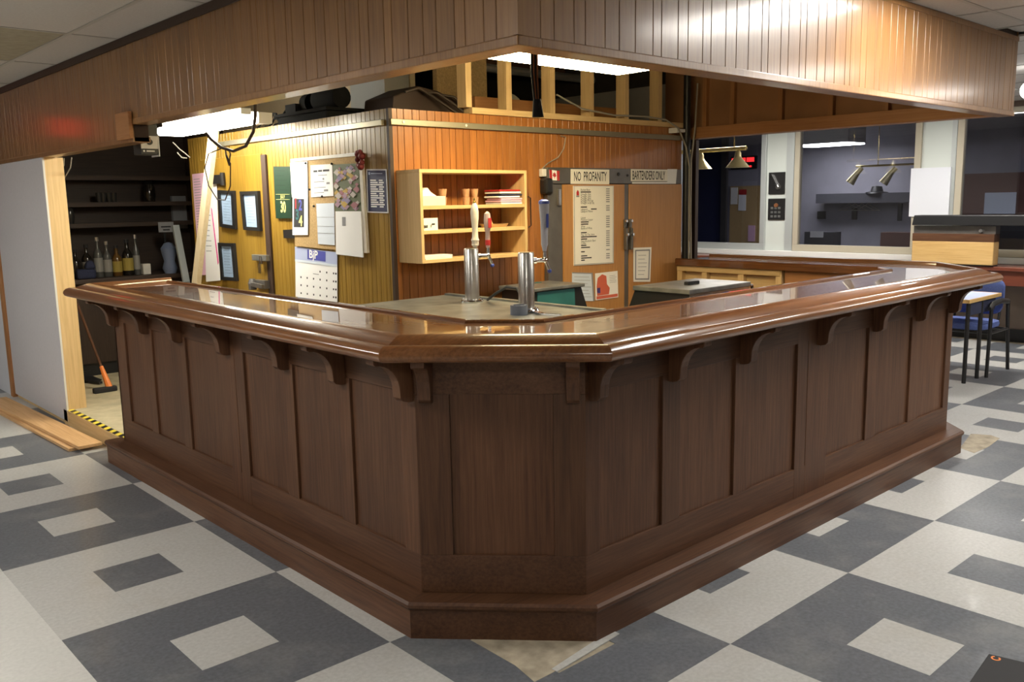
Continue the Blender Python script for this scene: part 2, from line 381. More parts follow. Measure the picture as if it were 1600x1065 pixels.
for k, (a, b) in enumerate(TROFF):
    x, y = snap(a, b)
    t = thing('ceiling_light', 'recessed fluorescent ceiling light panel in the outer room', 'ceiling light', (x, y, ZC), 'recessed ceiling lights')
    obj('frame', MB().box((x-cw/2+.012, y-cl/2+.012, ZC), (x-cw/2+.04, y+cl/2-.012, ZC+.02)).box((x+cw/2-.04, y-cl/2+.012, ZC), (x+cw/2-.012, y+cl/2-.012, ZC+.02)).box((x-cw/2+.04, y-cl/2+.012, ZC), (x+cw/2-.04, y-cl/2+.04, ZC+.02)).box((x-cw/2+.04, y+cl/2-.04, ZC), (x+cw/2-.04, y+cl/2-.012, ZC+.02)), 'white_plastic', t)
    obj('diffuser', MB().box((x-cw/2+.04, y-cl/2+.04, ZC+.006), (x+cw/2-.04, y+cl/2-.04, ZC+.016)), 'lens_room', t)
# outer walls out of view
struct(obj('wall_south', MB().box((-6, -8.1, 0), (XW+.2, -8, 3.4)), 'white_wall'))
struct(obj('wall_west', MB().box((-6.1, -8, 0), (-6, 10, 3.4)), 'white_wall'))
struct(obj('wall_north', MB().box((-6, 9.9, 0), (XW+.2, 10, 3.4)), 'white_wall'))

# ---------------------------------------------------------------- the bar
FP = [(.16, 3.25), (.16, 0.0), (.60, -.47), (4.05, -.47), (4.52, 0.0), (4.52, 1.75)]
TPY = [(.60, 3.30), (.16, 3.30), (.16, 0.0), (.60, -.47), (4.16, -.47), (4.52, -.11), (4.52, 1.75)]
bar = thing('bar_counter', 'dark stained U-shaped wooden bar with panelled front and glossy top', 'bar', (.6, 0, 0))
BZ = .15
for i in range(5):
    ax = 'bar_y' if i in (0, 4) else 'bar_x'
    obj('plinth', sweep([(.16, 3.34)]+FP[1:], [(.0, 0), (.085, 0), (.085, BZ-.035), (0, BZ-.035)], i), ax, bar)
    obj('plinth_cap', sweep([(.16, 3.345)]+FP[1:], [(-.02, BZ-.034), (.088, BZ-.034), (.097, BZ-.022), (.097, BZ-.010), (.088, BZ), (-.02, BZ)], i), ax, bar)
    obj('carcass', sweep(FP, [(-.06, .01), (-.018, .01), (-.018, 1.10), (-.06, 1.10)], i), 'bar_z', bar)
ZB, ZU = .305, .945
def front(i, length, panels, divs=(), end0=0, end1=None):
    end1 = length if end1 is None else end1
    t = 'bar_y' if i == 0 else 'bar_x'
    obj('bottom_rail', segbox(FP, i, end0, end1, -.018, 0, BZ, ZB), t, bar, bevel=.002)
    obj('top_rail', segbox(FP, i, end0, end1, -.018, 0, ZU, 1.10), t, bar, bevel=.002)
    edges = [end0]
    for a, b in panels: edges += [a, b]
    edges.append(end1)
    for k in range(0, len(edges), 2):
        a, b = edges[k], edges[k+1]; cuts = [a]+[d for d in divs if a < d < b]+[b]
        for q in range(len(cuts)-1):
            g0 = .004 if q else 0
            obj('stile', segbox(FP, i, cuts[q]+g0, cuts[q+1], -.018, 0.0006, BZ, 1.10) if (len(cuts) > 2) else segbox(FP, i, a, b, -.018, 0, ZB, ZU), 'bar_z', bar, bevel=.002)
    for a, b in panels:
        obj('panel', segbox(FP, i, a+.001, b-.001, -.03, -.0125, ZB, ZU), 'bar_z', bar)
YP = [(3.08, 2.73), (2.63, 2.24), (2.14, 1.64), (1.43, 1.04), (.94, .56), (.46, .10)]
front(0, 3.25, [(3.25-a, 3.25-b) for a, b in YP], divs=(3.25-1.53,))
L1 = (Vector(FP[2])-Vector(FP[1])).length
front(1, L1, [(.13, L1-.12)])
XPn = [(.68, 1.07), (1.19, 1.60), (1.71, 2.14), (2.46, 2.90), (3.02, 3.45), (3.58, 3.97)]
front(2, 3.45, [(a-.6, b-.6) for a, b in XPn], divs=(2.24-.6,))
L3 = (Vector(FP[4])-Vector(FP[3])).length
front(3, L3, [(.12, L3-.12)])
front(4, 1.75, [(.12, .55), (.67, 1.1), (1.22, 1.63)])
obj('end_panel', MB().box((.16, 3.232, BZ), (.24, 3.25, 1.10)), 'bar_z', bar)
RAIL = [(.062, 1.118), (.062, 1.180), (.067, 1.187), (.078, 1.189), (.10, 1.184), (.148, 1.163), (.153, 1.157), (.159, 1.157), (.166, 1.161), (.182, 1.161), (.200, 1.153), (.212, 1.138), (.214, 1.124), (.208, 1.110), (.194, 1.102), (.062, 1.102)]
for i in range(6):
    ax = 'top_y' if i in (1, 5) else 'top_x'
    o = obj('arm_rail', sweep(TPY, RAIL, i), ax.replace('top', 'rail'), bar, smooth=True)
    obj('counter_top', sweep(TPY, [(-.38, 1.125), (.061, 1.125), (.061, 1.163), (-.38, 1.163)], i), ax, bar)
    if i: obj('inner_bead', sweep([(.16, 3.30)]+TPY[2:], [(-.412, 1.12), (-.379, 1.12), (-.379, 1.170), (-.386, 1.176), (-.405, 1.176), (-.412, 1.168)], i-1), ax, bar, smooth=True)
def corbel(i, s, P=FP, wd=.05):
    a = Vector(P[i]); b = Vector(P[i+1]); t = (b-a).normalized(); n = Vector((t.y, -t.x)); o = a+t*(s-wd/2)
    prof = [(0, 1.102), (.175, 1.102), (.175, 1.08), (.165, 1.074)]
    for k in range(9):
        th = math.pi/2*k/8; prof.append((.165-.105*math.sin(th), 1.074-.115*(1-math.cos(th))))
    prof += [(.058, .935), (.045, .922), (.02, .915), (0, .915)]
    obj('corbel', MB().prism([(*(o+n*d), z) for d, z in prof], (*(t*wd), 0)), 'bar_z', bar, bevel=.003)
for y in (3.19, 2.68, 2.19, 1.59, .99, .51, .035): corbel(0, 3.25-y)
corbel(1, .045); corbel(1, L1-.045)
for x in (.64, 1.13, 1.655, 2.35, 2.96, 3.515, 4.0): corbel(2, x-.6)
for s in (.06, L3-.06): corbel(3, s)
for s in (.06, .61, 1.16, 1.70): corbel(4, s)
# unfinished pine framing on the inside of the far leg
fx = 4.135; yb = W(1219, 440, 0, fx).y
for px in (1100, 1157, 1216): y = W(px, 440, 0, fx).y; obj('inner_stud', MB().box((fx, y-.025, ZR), (fx+.05, y+.025, 1.12)), 'pine_z', bar, bevel=.002)
obj('inner_stud', MB().box((fx, 1.70, ZR), (fx+.05, 1.748, 1.12)), 'pine_z', bar)
for z in (.50, 1.095): obj('inner_rail', MB().box((fx-.006, yb, z-.022), (fx+.04, 1.748, z+.022)), 'pine_y', bar, bevel=.002)
for k in range(4): obj('inner_board', MB().box((fx+.05, yb-.02, .22+.235*k), (fx+.062, 1.748, .22+.235*(k+1)-.005)), 'pine_y', bar)
obj('inner_panel', MB().box((fx+.02, -.05, ZR), (fx+.04, yb-.026, 1.12)), 'redpine_y', bar)

# ---------------------------------------------------------------- soffit over the bar
sof = thing('soffit', 'wood panelled soffit box hanging from the ceiling above the bar', 'soffit', (XS, YS, ZS))
def planks(parent, axis, fixed, a, b, z0, z1, m, widths, thick, sign):
    """vertical boards from a to b on the plane axis=fixed, faces toward sign"""
    shared = {}; p = a; k = 0
    while p < b-.005:
        wd = widths[k % len(widths)]; k += 1; e = min(p+wd, b); ww = round(e-p, 4); key = ww
        if key not in shared:
            g = .0013; me = bpy.data.meshes.new('plank'); h = ww/2-g
            t0, t1 = (0, sign*thick) if axis == 0 else (0, sign*thick)
            mb = MB()
            c = .0016
            sec = [(-h, 0), (h, 0), (h, thick-c), (h-c, thick), (-h+c, thick), (-h, thick-c)]
            poly = [(sign*q, s, 0) if axis == 0 else (s, sign*q, 0) for s, q in sec]
            mb.prism(poly, (0, 0, z1-z0)); me.from_pydata(mb.v, [], mb.f); fixn(me); me.materials.append(MATS[m]); shared[key] = me
        o = bpy.data.objects.new('plank', shared[key]); COL.objects.link(o); mid = (p+e)/2
        o.location = (fixed, mid, z0) if axis == 0 else (mid, fixed, z0); par(o, parent); p = e
PW = [.10, .062, .095, .055, .10, .075, .088, .10, .05]
ySd = 2.75                                             # the soffit drops lower beyond this point
obj('backing_board', MB().box((XS+.006, YS+.006, ZS), (XS+.09, ySd, ZC+.03)).box((XS+.006, ySd, ZS-.10), (XS+.09, 6.9, ZC+.03)).box((XS+.02, YS+.006, ZS), (XF-.006, YS+.09, ZC+.03)), 'groove', sof)
planks(sof, 0, XS+.007, YS, ySd, ZS+.028, ZC-.03, 'panelling', PW, .008, -1)
planks(sof, 0, XS+.007, ySd, 6.9, ZS-.072, ZC-.03, 'panelling', PW, .008, -1)
planks(sof, 1, YS+.007, XS, XF, ZS+.028, ZC-.03, 'panelling', PW, .008, -1)
obj('bottom_trim', MB().box((XS-.006, YS-.006, ZS-.004), (XS+.10, ySd, ZS+.028)), 'panelling', sof, bevel=.004)
obj('bottom_trim', MB().box((XS-.006, ySd, ZS-.104), (XS+.10, 6.9, ZS-.072)), 'panelling', sof, bevel=.004)
obj('bottom_trim', MB().box((XS+.10, YS-.006, ZS-.004), (XF+.004, YS+.10, ZS+.028)), 'panelling', sof, bevel=.004)
obj('top_trim', MB().box((XS-.012, YS-.012, ZC-.045), (XS+.02, 6.9, ZC-.001)), 'dark_trim', sof)
obj('top_trim', MB().box((XS+.02, YS-.006, ZC-.03), (XF, YS+.02, ZC-.001)), 'panelling', sof)
obj('corner_trim', MB().box((XS-.008, YS-.008, ZS+.028), (XS+.016, YS+.016, ZC-.03)), 'panelling', sof)
# far leg of the soffit, seen from inside: boards, studs, bottom plate
obj('far_board', MB().box((XF-.012, YS, ZS), (XF, YB+.3, ZC+.03)), 'panelling', sof)
obj('inner_board', MB().box((XF-.055, YS+.09, ZS+.09), (XF-.045, YB+.3, 3.3)), 'brown_board', sof)
obj('bottom_plate', MB().box((XF-.14, YS+.09, ZS), (XF-.012, YB+.0, ZS+.09)), 'redpine_y', sof, bevel=.003)
for px in (1100, 1143, 1218, 1297, 1383, 1455):
    p = W(px, 170, 0, XF-.10); obj('stud', MB().box((XF-.095, p.y-.019, ZS+.09), (XF-.055, p.y+.019, 3.3)), 'redpine_z', sof)
p = W(203, 205, 0, XS-.01)
obj('patch_block', MB().box((XS-.030, ySd-.02, ZS-.085), (XS-.007, p.y+.17, ZS+.07)), 'redpine_y', sof, bevel=.003)

# ---------------------------------------------------------------- walk-in cooler behind the bar
YE = W(300, 320, 0, XL).y                                # far end of its side wall
XE = W(1066, 200, 1, YB).x                               # right end of its front
ck = thing('walk_in_cooler', 'wood panelled walk-in cooler room behind the bar', 'cooler', (XL, YB, ZR))
obj('core', MB().box((XL+.012, YB+.012, ZR), (XE-.01, YE-.01, ZT)), 'groove', ck)
CWd = [.062, .05, .066, .056, .06, .064, .052]
planks(ck, 1, YB+.012, XL, XE, ZR, ZT, 'cooler_wood', CWd, .010, -1)
planks(ck, 0, XL+.012, YB, YE, ZR, ZT, 'cooler_side', [.052, .045, .06, .05], .010, -1)
obj('corner_post', MB().box((XL-.006, YB-.006, ZR), (XL+.02, YB+.02, ZT)), 'dark_trim', ck)
obj('metal_rail', MB().box((XL, YB-.022, 2.135), (XE-.05, YB+.002, 2.172)), 'rail_metal', ck, bevel=.003)
obj('metal_rail', MB().box((XL-.022, YB+.05, 2.135), (XL+.002, W(345, 228, 0, XL).y, 2.172)), 'rail_metal', ck, bevel=.003)
for p in (W(627, 192, 1, YB), W(725, 199, 1, YB)): obj('screw_cap', MB().lathe((p.x, YB-.022, 2.155), [(.009, 0), (.009, .004)], 8, (0, -1, 0)), 'white_plastic', ck)
# its plain door with strap, latch and hinges
da, db = W(413, 300, 0, XL).y, W(318, 300, 0, XL).y; dz = W(380, 243, 0, XL).z
door = obj('door', MB().box((XL-.010, da, ZR+.02), (XL-.001, db, dz)), 'cooler_side', ck, bevel=.004)
obj('edge_strip', MB().box((XL-.018, da-.075, ZR+.02), (XL-.0005, da-.004, dz-.01)), 'dark_trim', door, bevel=.003)
hp = W(346, 280, 0, XL)
for z in (hp.z, .6): obj('hinge', MB().box((XL-.042, hp.y-.07, z-.035), (XL-.01, hp.y+.10, z+.035)).lathe((XL-.03, hp.y-.085, z-.05), [(.02, 0), (.02, .10)], 10), 'black_metal', door)
lp = W(418, 403, 0, XL)
obj('hasp', MB().box((XL-.05, lp.y-.07, lp.z-.02), (XL-.01, lp.y+.16, lp.z+.025)), 'steel_worn', door, bevel=.003)
obj('padlock', MB().box((XL-.075, lp.y-.03, lp.z-.11), (XL-.05, lp.y+.015, lp.z-.04)).tube([(XL-.062, lp.y-.022, lp.z-.04), (XL-.062, lp.y-.022, lp.z+.015), (XL-.062, lp.y+.008, lp.z+.015), (XL-.062, lp.y+.008, lp.z-.04)], .005), 'chrome', door)
lq = W(415, 443, 0, XL)
obj('latch_handle', MB().box((XL-.06, lq.y-.10, lq.z-.03), (XL-.01, lq.y+.10, lq.z+.03)).lathe((XL-.07, lq.y+.08, lq.z-.045), [(.03, 0), (.034, .05), (.022, .085)], 12).bar((XL-.085, lq.y+.08, lq.z), (XL-.085, lq.y-.12, lq.z-.01), .02, .03), 'grey_metal', door)

# timber framing standing on the cooler front
fr = thing('stud_frame', 'pale timber stud frame standing on top of the cooler front', 'framing', (2.5, YB+.03, ZT))
pa, pb = W(735, 175, 1, YB+.0), W(1066, 185, 1, YB+.0)
obj('bottom_plate', MB().box((pa.x, YB-.02, ZT), (pb.x, YB+.07, ZT+.04)), 'pine_x', fr, bevel=.002)
for px in (731, 794, 862, 923, 978, 1030):
    p = W(px, 140, 1, YB); obj('stud', MB().box((p.x-.03, YB-.015, ZT+.04), (p.x+.02, YB+.075, 3.3)), 'pine_z', fr, bevel=.002)

# ---------------------------------------------------------------- things above the cooler
def onTop(px, py, y): return W(px, py, 1, y)
# black compressor
ya, yz = W(540, 180, 0, XL+.20).y, W(462, 180, 0, XL+.20).y; c = Vector((XL+.20, (ya+yz)/2, ZT)); L_ = yz-ya
t = thing('compressor', 'black condensing unit with round motor sitting on the cooler roof', 'compressor', tuple(c))
obj('base_box', MB().box((c.x-.15, ya, ZT), (c.x+.2, yz, ZT+.06)), 'matte_black', t, bevel=.01)
obj('tray', MB().box((c.x-.17, ya-.03, ZT+.06), (c.x+.2, yz+.02, ZT+.08)), 'matte_black', t)
obj('motor', MB().lathe((c.x, ya+.02, ZT+.16), [(.02, 0), (.075, .02), (.082, .05), (.082, L_*.40), (.075, L_*.46), (.02, L_*.48)], 18, (0, 1, 0)), 'matte_black', t, smooth=True)
obj('fan_housing', MB().lathe((c.x, ya+L_*.62, ZT+.15), [(.07, 0), (.07, .08)], 18, (0, 1, 0)), 'matte_black', t, smooth=True)
obj('control_box', MB().box((c.x-.10, ya+L_*.74, ZT+.08), (c.x+.1, yz-.03, ZT+.15)), 'matte_black', t)
for k in range(5):
    pts = [(c.x-.12+.06*k, yz+.02+.05*j, ZT+.015+(.12-.015*j)*abs(math.sin(j*.9+k*1.3))) for j in range(8)]
    obj('cable', MB().tube(pts, .007, 6), 'matte_black', t)
# beams, boxes and pipes in the dark roof space
ra, rb = W(612, 165, 1, YB+.40).x, W(728, 165, 1, YB+.40).x
one('roof_box', MB().prism([(ra, YB+.40, ZT), (rb, YB+.40, ZT), (rb-.03, YB+.40, ZT+.12), (rb-.25, YB+.40, ZT+.19), (ra+.22, YB+.40, ZT+.21), (ra+.02, YB+.40, ZT+.13)], (0, .35, 0)), 'dark_trim', 'dark brown sagging box on the front corner of the cooler roof', 'box', bevel=.01)
for k in range(3): one('roof_cable', MB().tube([(ra+.1+.15*k, YB+.38, ZT+.16), (ra+.2+.15*k, YB+.36, ZT+.19-.02*k), (ra+.38+.1*k, YB+.34, ZT+.10), (ra+.5+.08*k, YB+.3, ZT+.02)], .010, 6), 'cable_brown', ['dark cable draped over the end of the brown roof box', 'dark cable draped over the middle of the brown roof box', 'dark cable draped beside the pale timber studs'][k], 'cable', smooth=True)
one('roof_board', MB().box((XL+.95, YB+.3, ZT), (XL+2.6, YB+.36, ZT+.16)), 'redpine_x', 'brown board on edge behind the timber studs on the cooler roof', 'board')
one('plywood_sheet', MB().box((XL+1.05, YB+.85, ZT), (XL+1.55, YB+.9, ZT+.55)), 'cork', 'pale plywood piece standing on the cooler roof', 'board')
one('wire_coil', MB().lathe((XL+1.5, YB+.55, ZT+.12), [(.02, 0), (.10, .0), (.12, .03), (.10, .06), (.02, .06)], 16, (0, -1, .2)), 'cable_grey', 'round grey coil of wire leaning on the cooler roof', 'cable coil')
one('folded_tarp', MB().box((XL+1.65, YB+.5, ZT), (XL+2.25, YB+.8, ZT+.07)).box((XL+1.68, YB+.52, ZT+.07), (XL+2.2, YB+.78, ZT+.12)), 'plenum', 'dark folded sheet lying behind the timber studs', 'tarp', bevel=.02)
for k, (y, z, r, m, l) in enumerate(((3.0, 2.75, .035, 'duct', 'thin metal pipe running through the dark roof space'), (3.4, 2.86, .05, 'plenum_brown', 'brown thick pipe running through the dark roof space'))):
    one('roof_pipe', MB().tube([(XL-.4, y, z), (XF-.1, y, z)], r, 10), m, l, 'pipe')
p = W(588, 130, 0, XL+.85)
one('air_duct', MB().box((XL+.75, p.y-.25, ZT), (XL+.98, p.y+.22, 3.0)), 'duct', 'shiny square metal air duct rising from the cooler roof', 'duct')
struct(obj('wall_roof', MB().box((XL+1.06, 3.1, ZT), (XL+1.11, 6.44, 3.3)), 'tan_wall'))
# interior walls of the bar area
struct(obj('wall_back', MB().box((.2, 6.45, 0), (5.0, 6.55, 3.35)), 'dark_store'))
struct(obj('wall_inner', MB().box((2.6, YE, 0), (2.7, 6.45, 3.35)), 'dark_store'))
struct(obj('wall_plenum', MB().box((XF-.02, YB+.3, ZC), (XF+.03, 6.5, 3.35)).box((XS+.02, YS+.02, ZC+.05), (XS+.05, 6.5, 3.35)).box((XS, YS+.02, ZC+.05), (XF, YS+.05, 3.35)), 'plenum'))
struct(obj('wall_east_inner', MB().box((XF-.02, YB+.3, 0), (XF+.08, 6.5, ZC)), 'white_wall'))

# ---------------------------------------------------------------- fluorescent fixtures over the bar
zf = 2.40; a = W(1015, 110, 2, zf); b = W(965, 117, 2, zf)
x1, y0, y1 = (a.x+b.x)/2, a.y, b.y; x0 = x1-1.22
t = thing('fluorescent_fixture', 'warm yellow fluorescent light with flat lens hanging inside the soffit corner', 'light', ((x0+x1)/2, (y0+y1)/2, zf))
obj('lens', MB().box((x0, y0, zf), (x1, y1, zf+.05)), 'lens_warm', t)
obj('housing', MB().box((x0-.01, y0+.03, zf+.05), (x1+.01, y1-.03, zf+.09)), 'white_plastic', t)
for x in (x0+.15, x1-.15): obj('hanger', MB().tube([(x, (y0+y1)/2, zf+.09), (x, (y0+y1)/2, 3.3)], .006, 6), 'black_metal', t)
zf = 2.2; t = thing('fluorescent_fixture', 'bright white bare fluorescent light above the left run of the bar', 'light', (1.0, 3.6, zf))
obj('lens', MB().box((.90, 2.97, zf), (1.11, 4.19, zf+.06)), 'lens_cool', t, bevel=.02)
obj('housing', MB().box((.97, 2.92, zf+.06), (1.04, 4.24, zf+.10)), 'white_plastic', t)
for y in (3.2, 4.0): obj('hanger', MB().tube([(1.0, y, zf+.11), (1.0, y, 3.3)], .005, 6), 'black_metal', t)
sheet_pts = [W(x, y, 0, 1.10) for x, y in ((352, 171), (404, 175), (404, 192), (352, 197))]
one('ceiling_board', MB().prism(sheet_pts, (.10, 0, 0)), 'paper_warm', 'beige boxed-in strip at the end of the white fluorescent light', 'board')

# hanging bundle by the soffit corner
q = W(838, 78, 1, .35)
t = thing('hanging_cables', 'dark taped cable bundle hanging down near the warm light', 'cables', (q.x, .35, q.z))
bz = W(838, 180, 1, .35).z
obj('bundle', MB().tube([(q.x, .35, q.z-.22), (q.x+.005, .35, q.z-.30), (q.x, .35, bz+.05), (q.x, .35, bz)], [.018, .028, .022, .012], 10), 'rubber', t, smooth=True)
for dx, m in ((-.014, 'copper'), (.012, 'copper'), (0, 'black'), (-.024, 'rubber')): obj('wire', MB().tube([(q.x+dx, .35, 3.2), (q.x+dx*.9, .35+.01, q.z-.1), (q.x+dx*.5, .35, q.z-.26)], .006, 6), m, t)

# ---------------------------------------------------------------- reach-in refrigerator
yf = YB-.045
fa, fb = W(856, 340, 1, yf).x, W(1064, 340, 1, yf).x; ftop = 1.895
t = thing('reach_in_fridge', 'tall steel reach-in fridge with two wood veneer doors', 'fridge', ((fa+fb)/2, yf, ZR))
fh = W(960, 288, 1, yf).z
obj('cabinet', MB().box((fa, yf+.03, ZR), (fb, YB-.002, ftop)), 'grey_metal', t, bevel=.004)
obj('header', MB().box((fa, yf, fh+.005), (fb, yf+.03, ftop)), 'grey_metal', t, bevel=.003)
d0, d1, d2, d3 = [W(x, 350, 1, yf).x for x in (879, 974, 981, 1063)]
for k, (a, b) in enumerate(((d0, d1), (d2, d3))):
    d = obj('door', MB().box((a, yf-.012, ZR+.12), (b, yf+.03, fh)), 'fridge_wood', t, bevel=.003)
obj('left_jamb', MB().box((fa, yf, ZR), (d0-.003, yf+.03, fh)), 'grey_metal', t)
obj('mullion', MB().box((d1, yf-.006, ZR+.1), (d2, yf+.03, fh)), 'grey_metal', t)
hz = W(978, 360, 1, yf).z
for x, s in ((d1-.004, -1), (d2+.004, 1)):
    obj('handle', MB().box((x-.011, yf-.045, hz-.15), (x+.011, yf-.012, hz+.02)).box((x-.013, yf-.03, hz+.02), (x+.013, yf-.012, hz+.09)), 'grey_metal', t, bevel=.006)
    obj('lock', MB().lathe((x, yf-.03, hz+.075), [(.011, 0), (.011, .012)], 10, (0, -1, 0)), 'chrome', t); obj('lock', MB().lathe((x, yf-.045, hz-.03), [(.012, 0), (.012, .012)], 10, (0, -1, 0)), 'chrome', t)
p = W(872, 308, 1, yf); obj('hinge', MB().box((p.x-.016, yf-.02, p.z-.06), (p.x+.016, yf, p.z+.06)), 'steel', t, bevel=.004)
p = W(966, 272, 1, yf); obj('header_bolt', MB().lathe((p.x, yf, p.z), [(.015, 0), (.012, .01)], 10, (0, -1, 0)), 'black_metal', t)
p = W(980, 274, 1, yf); obj('header_bolt', MB().lathe((p.x, yf, p.z), [(.010, 0), (.008, .01)], 10, (0, -1, 0)), 'black_metal', t)
# ---------- flat sheets on walls: pixel quad (TL, TR, BR, BL) on a plane
def quad(px, ax, val): return [W(x, y, ax, val) for x, y in px]
def sheet(name, px, ax, val, m, label, cat, th=.0025, group=None, parent=None):
    q = quad(px, ax, val); v = Vector((0, 0, 0)); v[ax] = th            # thickness runs back to the wall
    o = obj(name, MB().prism(q, v), m, parent)
    if label: tag(o, label, cat, group)
    return o, q
def at(q, u, v, off=0.0, ax=1):
    p = q[0]*(1-u)*(1-v)+q[1]*u*(1-v)+q[2]*u*v+q[3]*(1-u)*v
    p = p.copy(); p[ax] -= off; return p
def patch(name, q, u0, v0, u1, v1, m, parent, ax, off=.0006, pts=None):
    pts = pts or [(u0, v0), (u1, v0), (u1, v1), (u0, v1)]
    return obj(name, MB().prism([at(q, u, v, off, ax) for u, v in pts], (tuple(-.0006 if k == ax else 0 for k in range(3)))), m, parent)
def lines(q, rows, parent, ax, m='ink', off=.0008, name='printing'):
    mb = MB()
    for u0, v0, u1, h in rows: mb.prism([at(q, u, v, off, ax) for u, v in ((u0, v0), (u1, v0), (u1, v0+h), (u0, v0+h))], tuple(-.0004 if k == ax else 0 for k in range(3)))
    return stuff(obj(name, mb, m, parent))
def rows(n, v0, v1, u0=.1, u1=.9, h=.012, jit=.35):
    r = []
    for k in range(n): r.append((u0, v0+(v1-v0)*k/max(1, n-1), u1-(u1-u0)*jit*random.random(), h))
    return r
def qtext(q, s, u, v, hv, m, parent, ax, xs=1.0, off=.0012, align='LEFT', spacing=1.0, name='lettering', bold=0.0):
    up = (q[0]-q[3]).normalized(); rt = (q[1]-q[0]).normalized(); size = (q[0]-q[3]).length*hv
    o = at(q, u, v, off, ax); n = 0
    return text(name, s, o, rt, up, size, m, parent, xs, align, spacing, bold)
yw = yf-.003
o, q = sheet('no_profanity_sign', ((892, 264), (952, 265), (952, 288), (892, 287)), 1, yw, 'paper_warm', 'cream NO PROFANITY sign on the fridge header', 'sign')
qtext(q, 'NO  PROFANITY', .07, .80, .92, 'ink', o, 1, xs=.50, bold=.012)
o, q = sheet('bartenders_only_sign', ((986, 264), (1043, 265), (1043, 283), (986, 283)), 1, yw, 'paper_warm', 'cream BARTENDERS ONLY sign on the fridge header', 'sign')
qtext(q, 'BARTENDERS ONLY', .03, .86, 1.05, 'ink', o, 1, xs=.47, bold=.010)
sheet('white_card', ((1043, 264), (1058, 264), (1056, 287), (988, 287), (988, 284), (1043, 284)), 1, yw+.0005, 'paper', 'blank white card tucked behind the BARTENDERS ONLY sign', 'card', th=.002)
o, q = sheet('flag_sticker', ((858, 265), (874, 267), (874, 282), (859, 281)), 1, yw, 'paper', 'small red and white maple leaf flag sticker on the fridge', 'sticker', th=.002)
patch('red_band', q, 0, 0, .26, 1, 'red', o, 1); patch('red_band', q, .74, 0, 1, 1, 'red', o, 1)
patch('maple_leaf', q, 0, 0, 0, 0, 'red', o, 1, pts=[(.5, .15), (.56, .32), (.66, .28), (.62, .45), (.71, .5), (.58, .66), (.52, .66), (.52, .85), (.48, .85), (.48, .66), (.42, .66), (.29, .5), (.38, .45), (.34, .28), (.44, .32)])
yd = yf-.018
mt = thing('menu_board', 'white letter board listing drinks and prices on the left fridge door', 'menu', tuple(W(927, 350, 1, yd)))
o, q = sheet('board', ((896, 290), (959, 290), (959, 411), (897, 415)), 1, yd, 'paper_warm', None, None, th=.006, parent=mt)
menu = ['Bottled Beer', '#.50', 'Draught 10oz', 'Draught 14oz', 'Draught 20oz', 'Draught Mini Jug', 'Draught Large Jug', '', '#.30', 'Lakeport #', 'Lakeport Pilsner', '', '', 'Liquor', 'Premium Liquor', '#.38', '#.36', 'Wine', 'Bottle of Wine', '', '#.28', 'Pop, Ice Tea, Juice', '#.78', '#.30', 'Non-Alcoholic Beer', 'Coffee', '#.26', '#.44', '', '#.18', '', '#.30', '#.52', '#.18']
for k, s in enumerate(menu):                             # '#' marks lines the photograph leaves unreadable
    if s.startswith('#'): lines(q, [(.17, .045+.0268*k, .17+.5*float(s[1:]), .014)], mt, 1, 'ink')
for k, s in enumerate(menu):
    if s and not s.startswith('#'): qtext(q, s.replace(' #', ''), .17, .055+.0268*k+.01, .040, 'ink', mt, 1, xs=.86)
    if s.endswith(' #'): lines(q, [(.42, .045+.0268*k, .56, .014)], mt, 1, 'ink')
lines(q, [(.80, .035+.0268*k, .89, .012) for k, s in enumerate(menu) if s], mt, 1, 'ink_grey', name='prices')
patch('crest', q, 0, 0, 0, 0, 'red', mt, 1, pts=[(.10, .05), (.13, .08), (.13, .12), (.07, .12), (.07, .08)]); patch('crest_base', q, .065, .122, .135, .14, 'ink_grey', mt, 1)
fq = [(.0, .0, 1, .008), (.0, .985, 1, .008)]
lines(q, fq+[(.005, 0, .02, 1), (.975, 0, .99, .985)], mt, 1, 'steel', name='board_frame')
o, q = sheet('notice', ((894, 425), (926, 426), (929, 470), (894, 470)), 1, yd, 'paper_blue', 'pale framed notice low on the left fridge door', 'notice')
lines(q, rows(7, .15, .85), o, 1, 'ink_grey'); patch('border', q, .0, 0, 1, .04, 'ink_grey', o, 1); patch('border', q, .93, .04, 1, 1, 'ink_grey', o, 1)
o, q = sheet('red_flyer', ((930, 427), (965, 423), (966, 464), (931, 469)), 1, yd, 'paper_warm', 'flyer with a red figure low on the left fridge door', 'flyer')
patch('red_shape', q, 0, 0, 0, 0, 'orange_red', o, 1, pts=[(.10, .18), (.30, .06), (.48, .14), (.50, .45), (.62, .6), (.58, .84), (.06, .84), (.05, .5)])
patch('red_band', q, .03, .86, .97, .97, 'orange_red', o, 1); patch('blue_shape', q, .06, .55, .2, .75, 'royal', o, 1); lines(q, rows(5, .15, .4, .62, .94), o, 1, 'ink_grey')
o, q = sheet('certificate', ((990, 387), (1018, 386), (1016, 440), (990, 440)), 1, yd, 'paper_warm', 'curled certificate with grey border on the right fridge door', 'certificate')
for a in ((.08, .06, .92, .10), (.08, .90, .92, .94), (.08, .10, .14, .90), (.86, .10, .92, .90)): patch('border', q, a[0], a[1], a[2], a[3], 'ink_grey', o, 1)
lines(q, rows(6, .22, .78, .25, .78), o, 1, 'ink_grey')
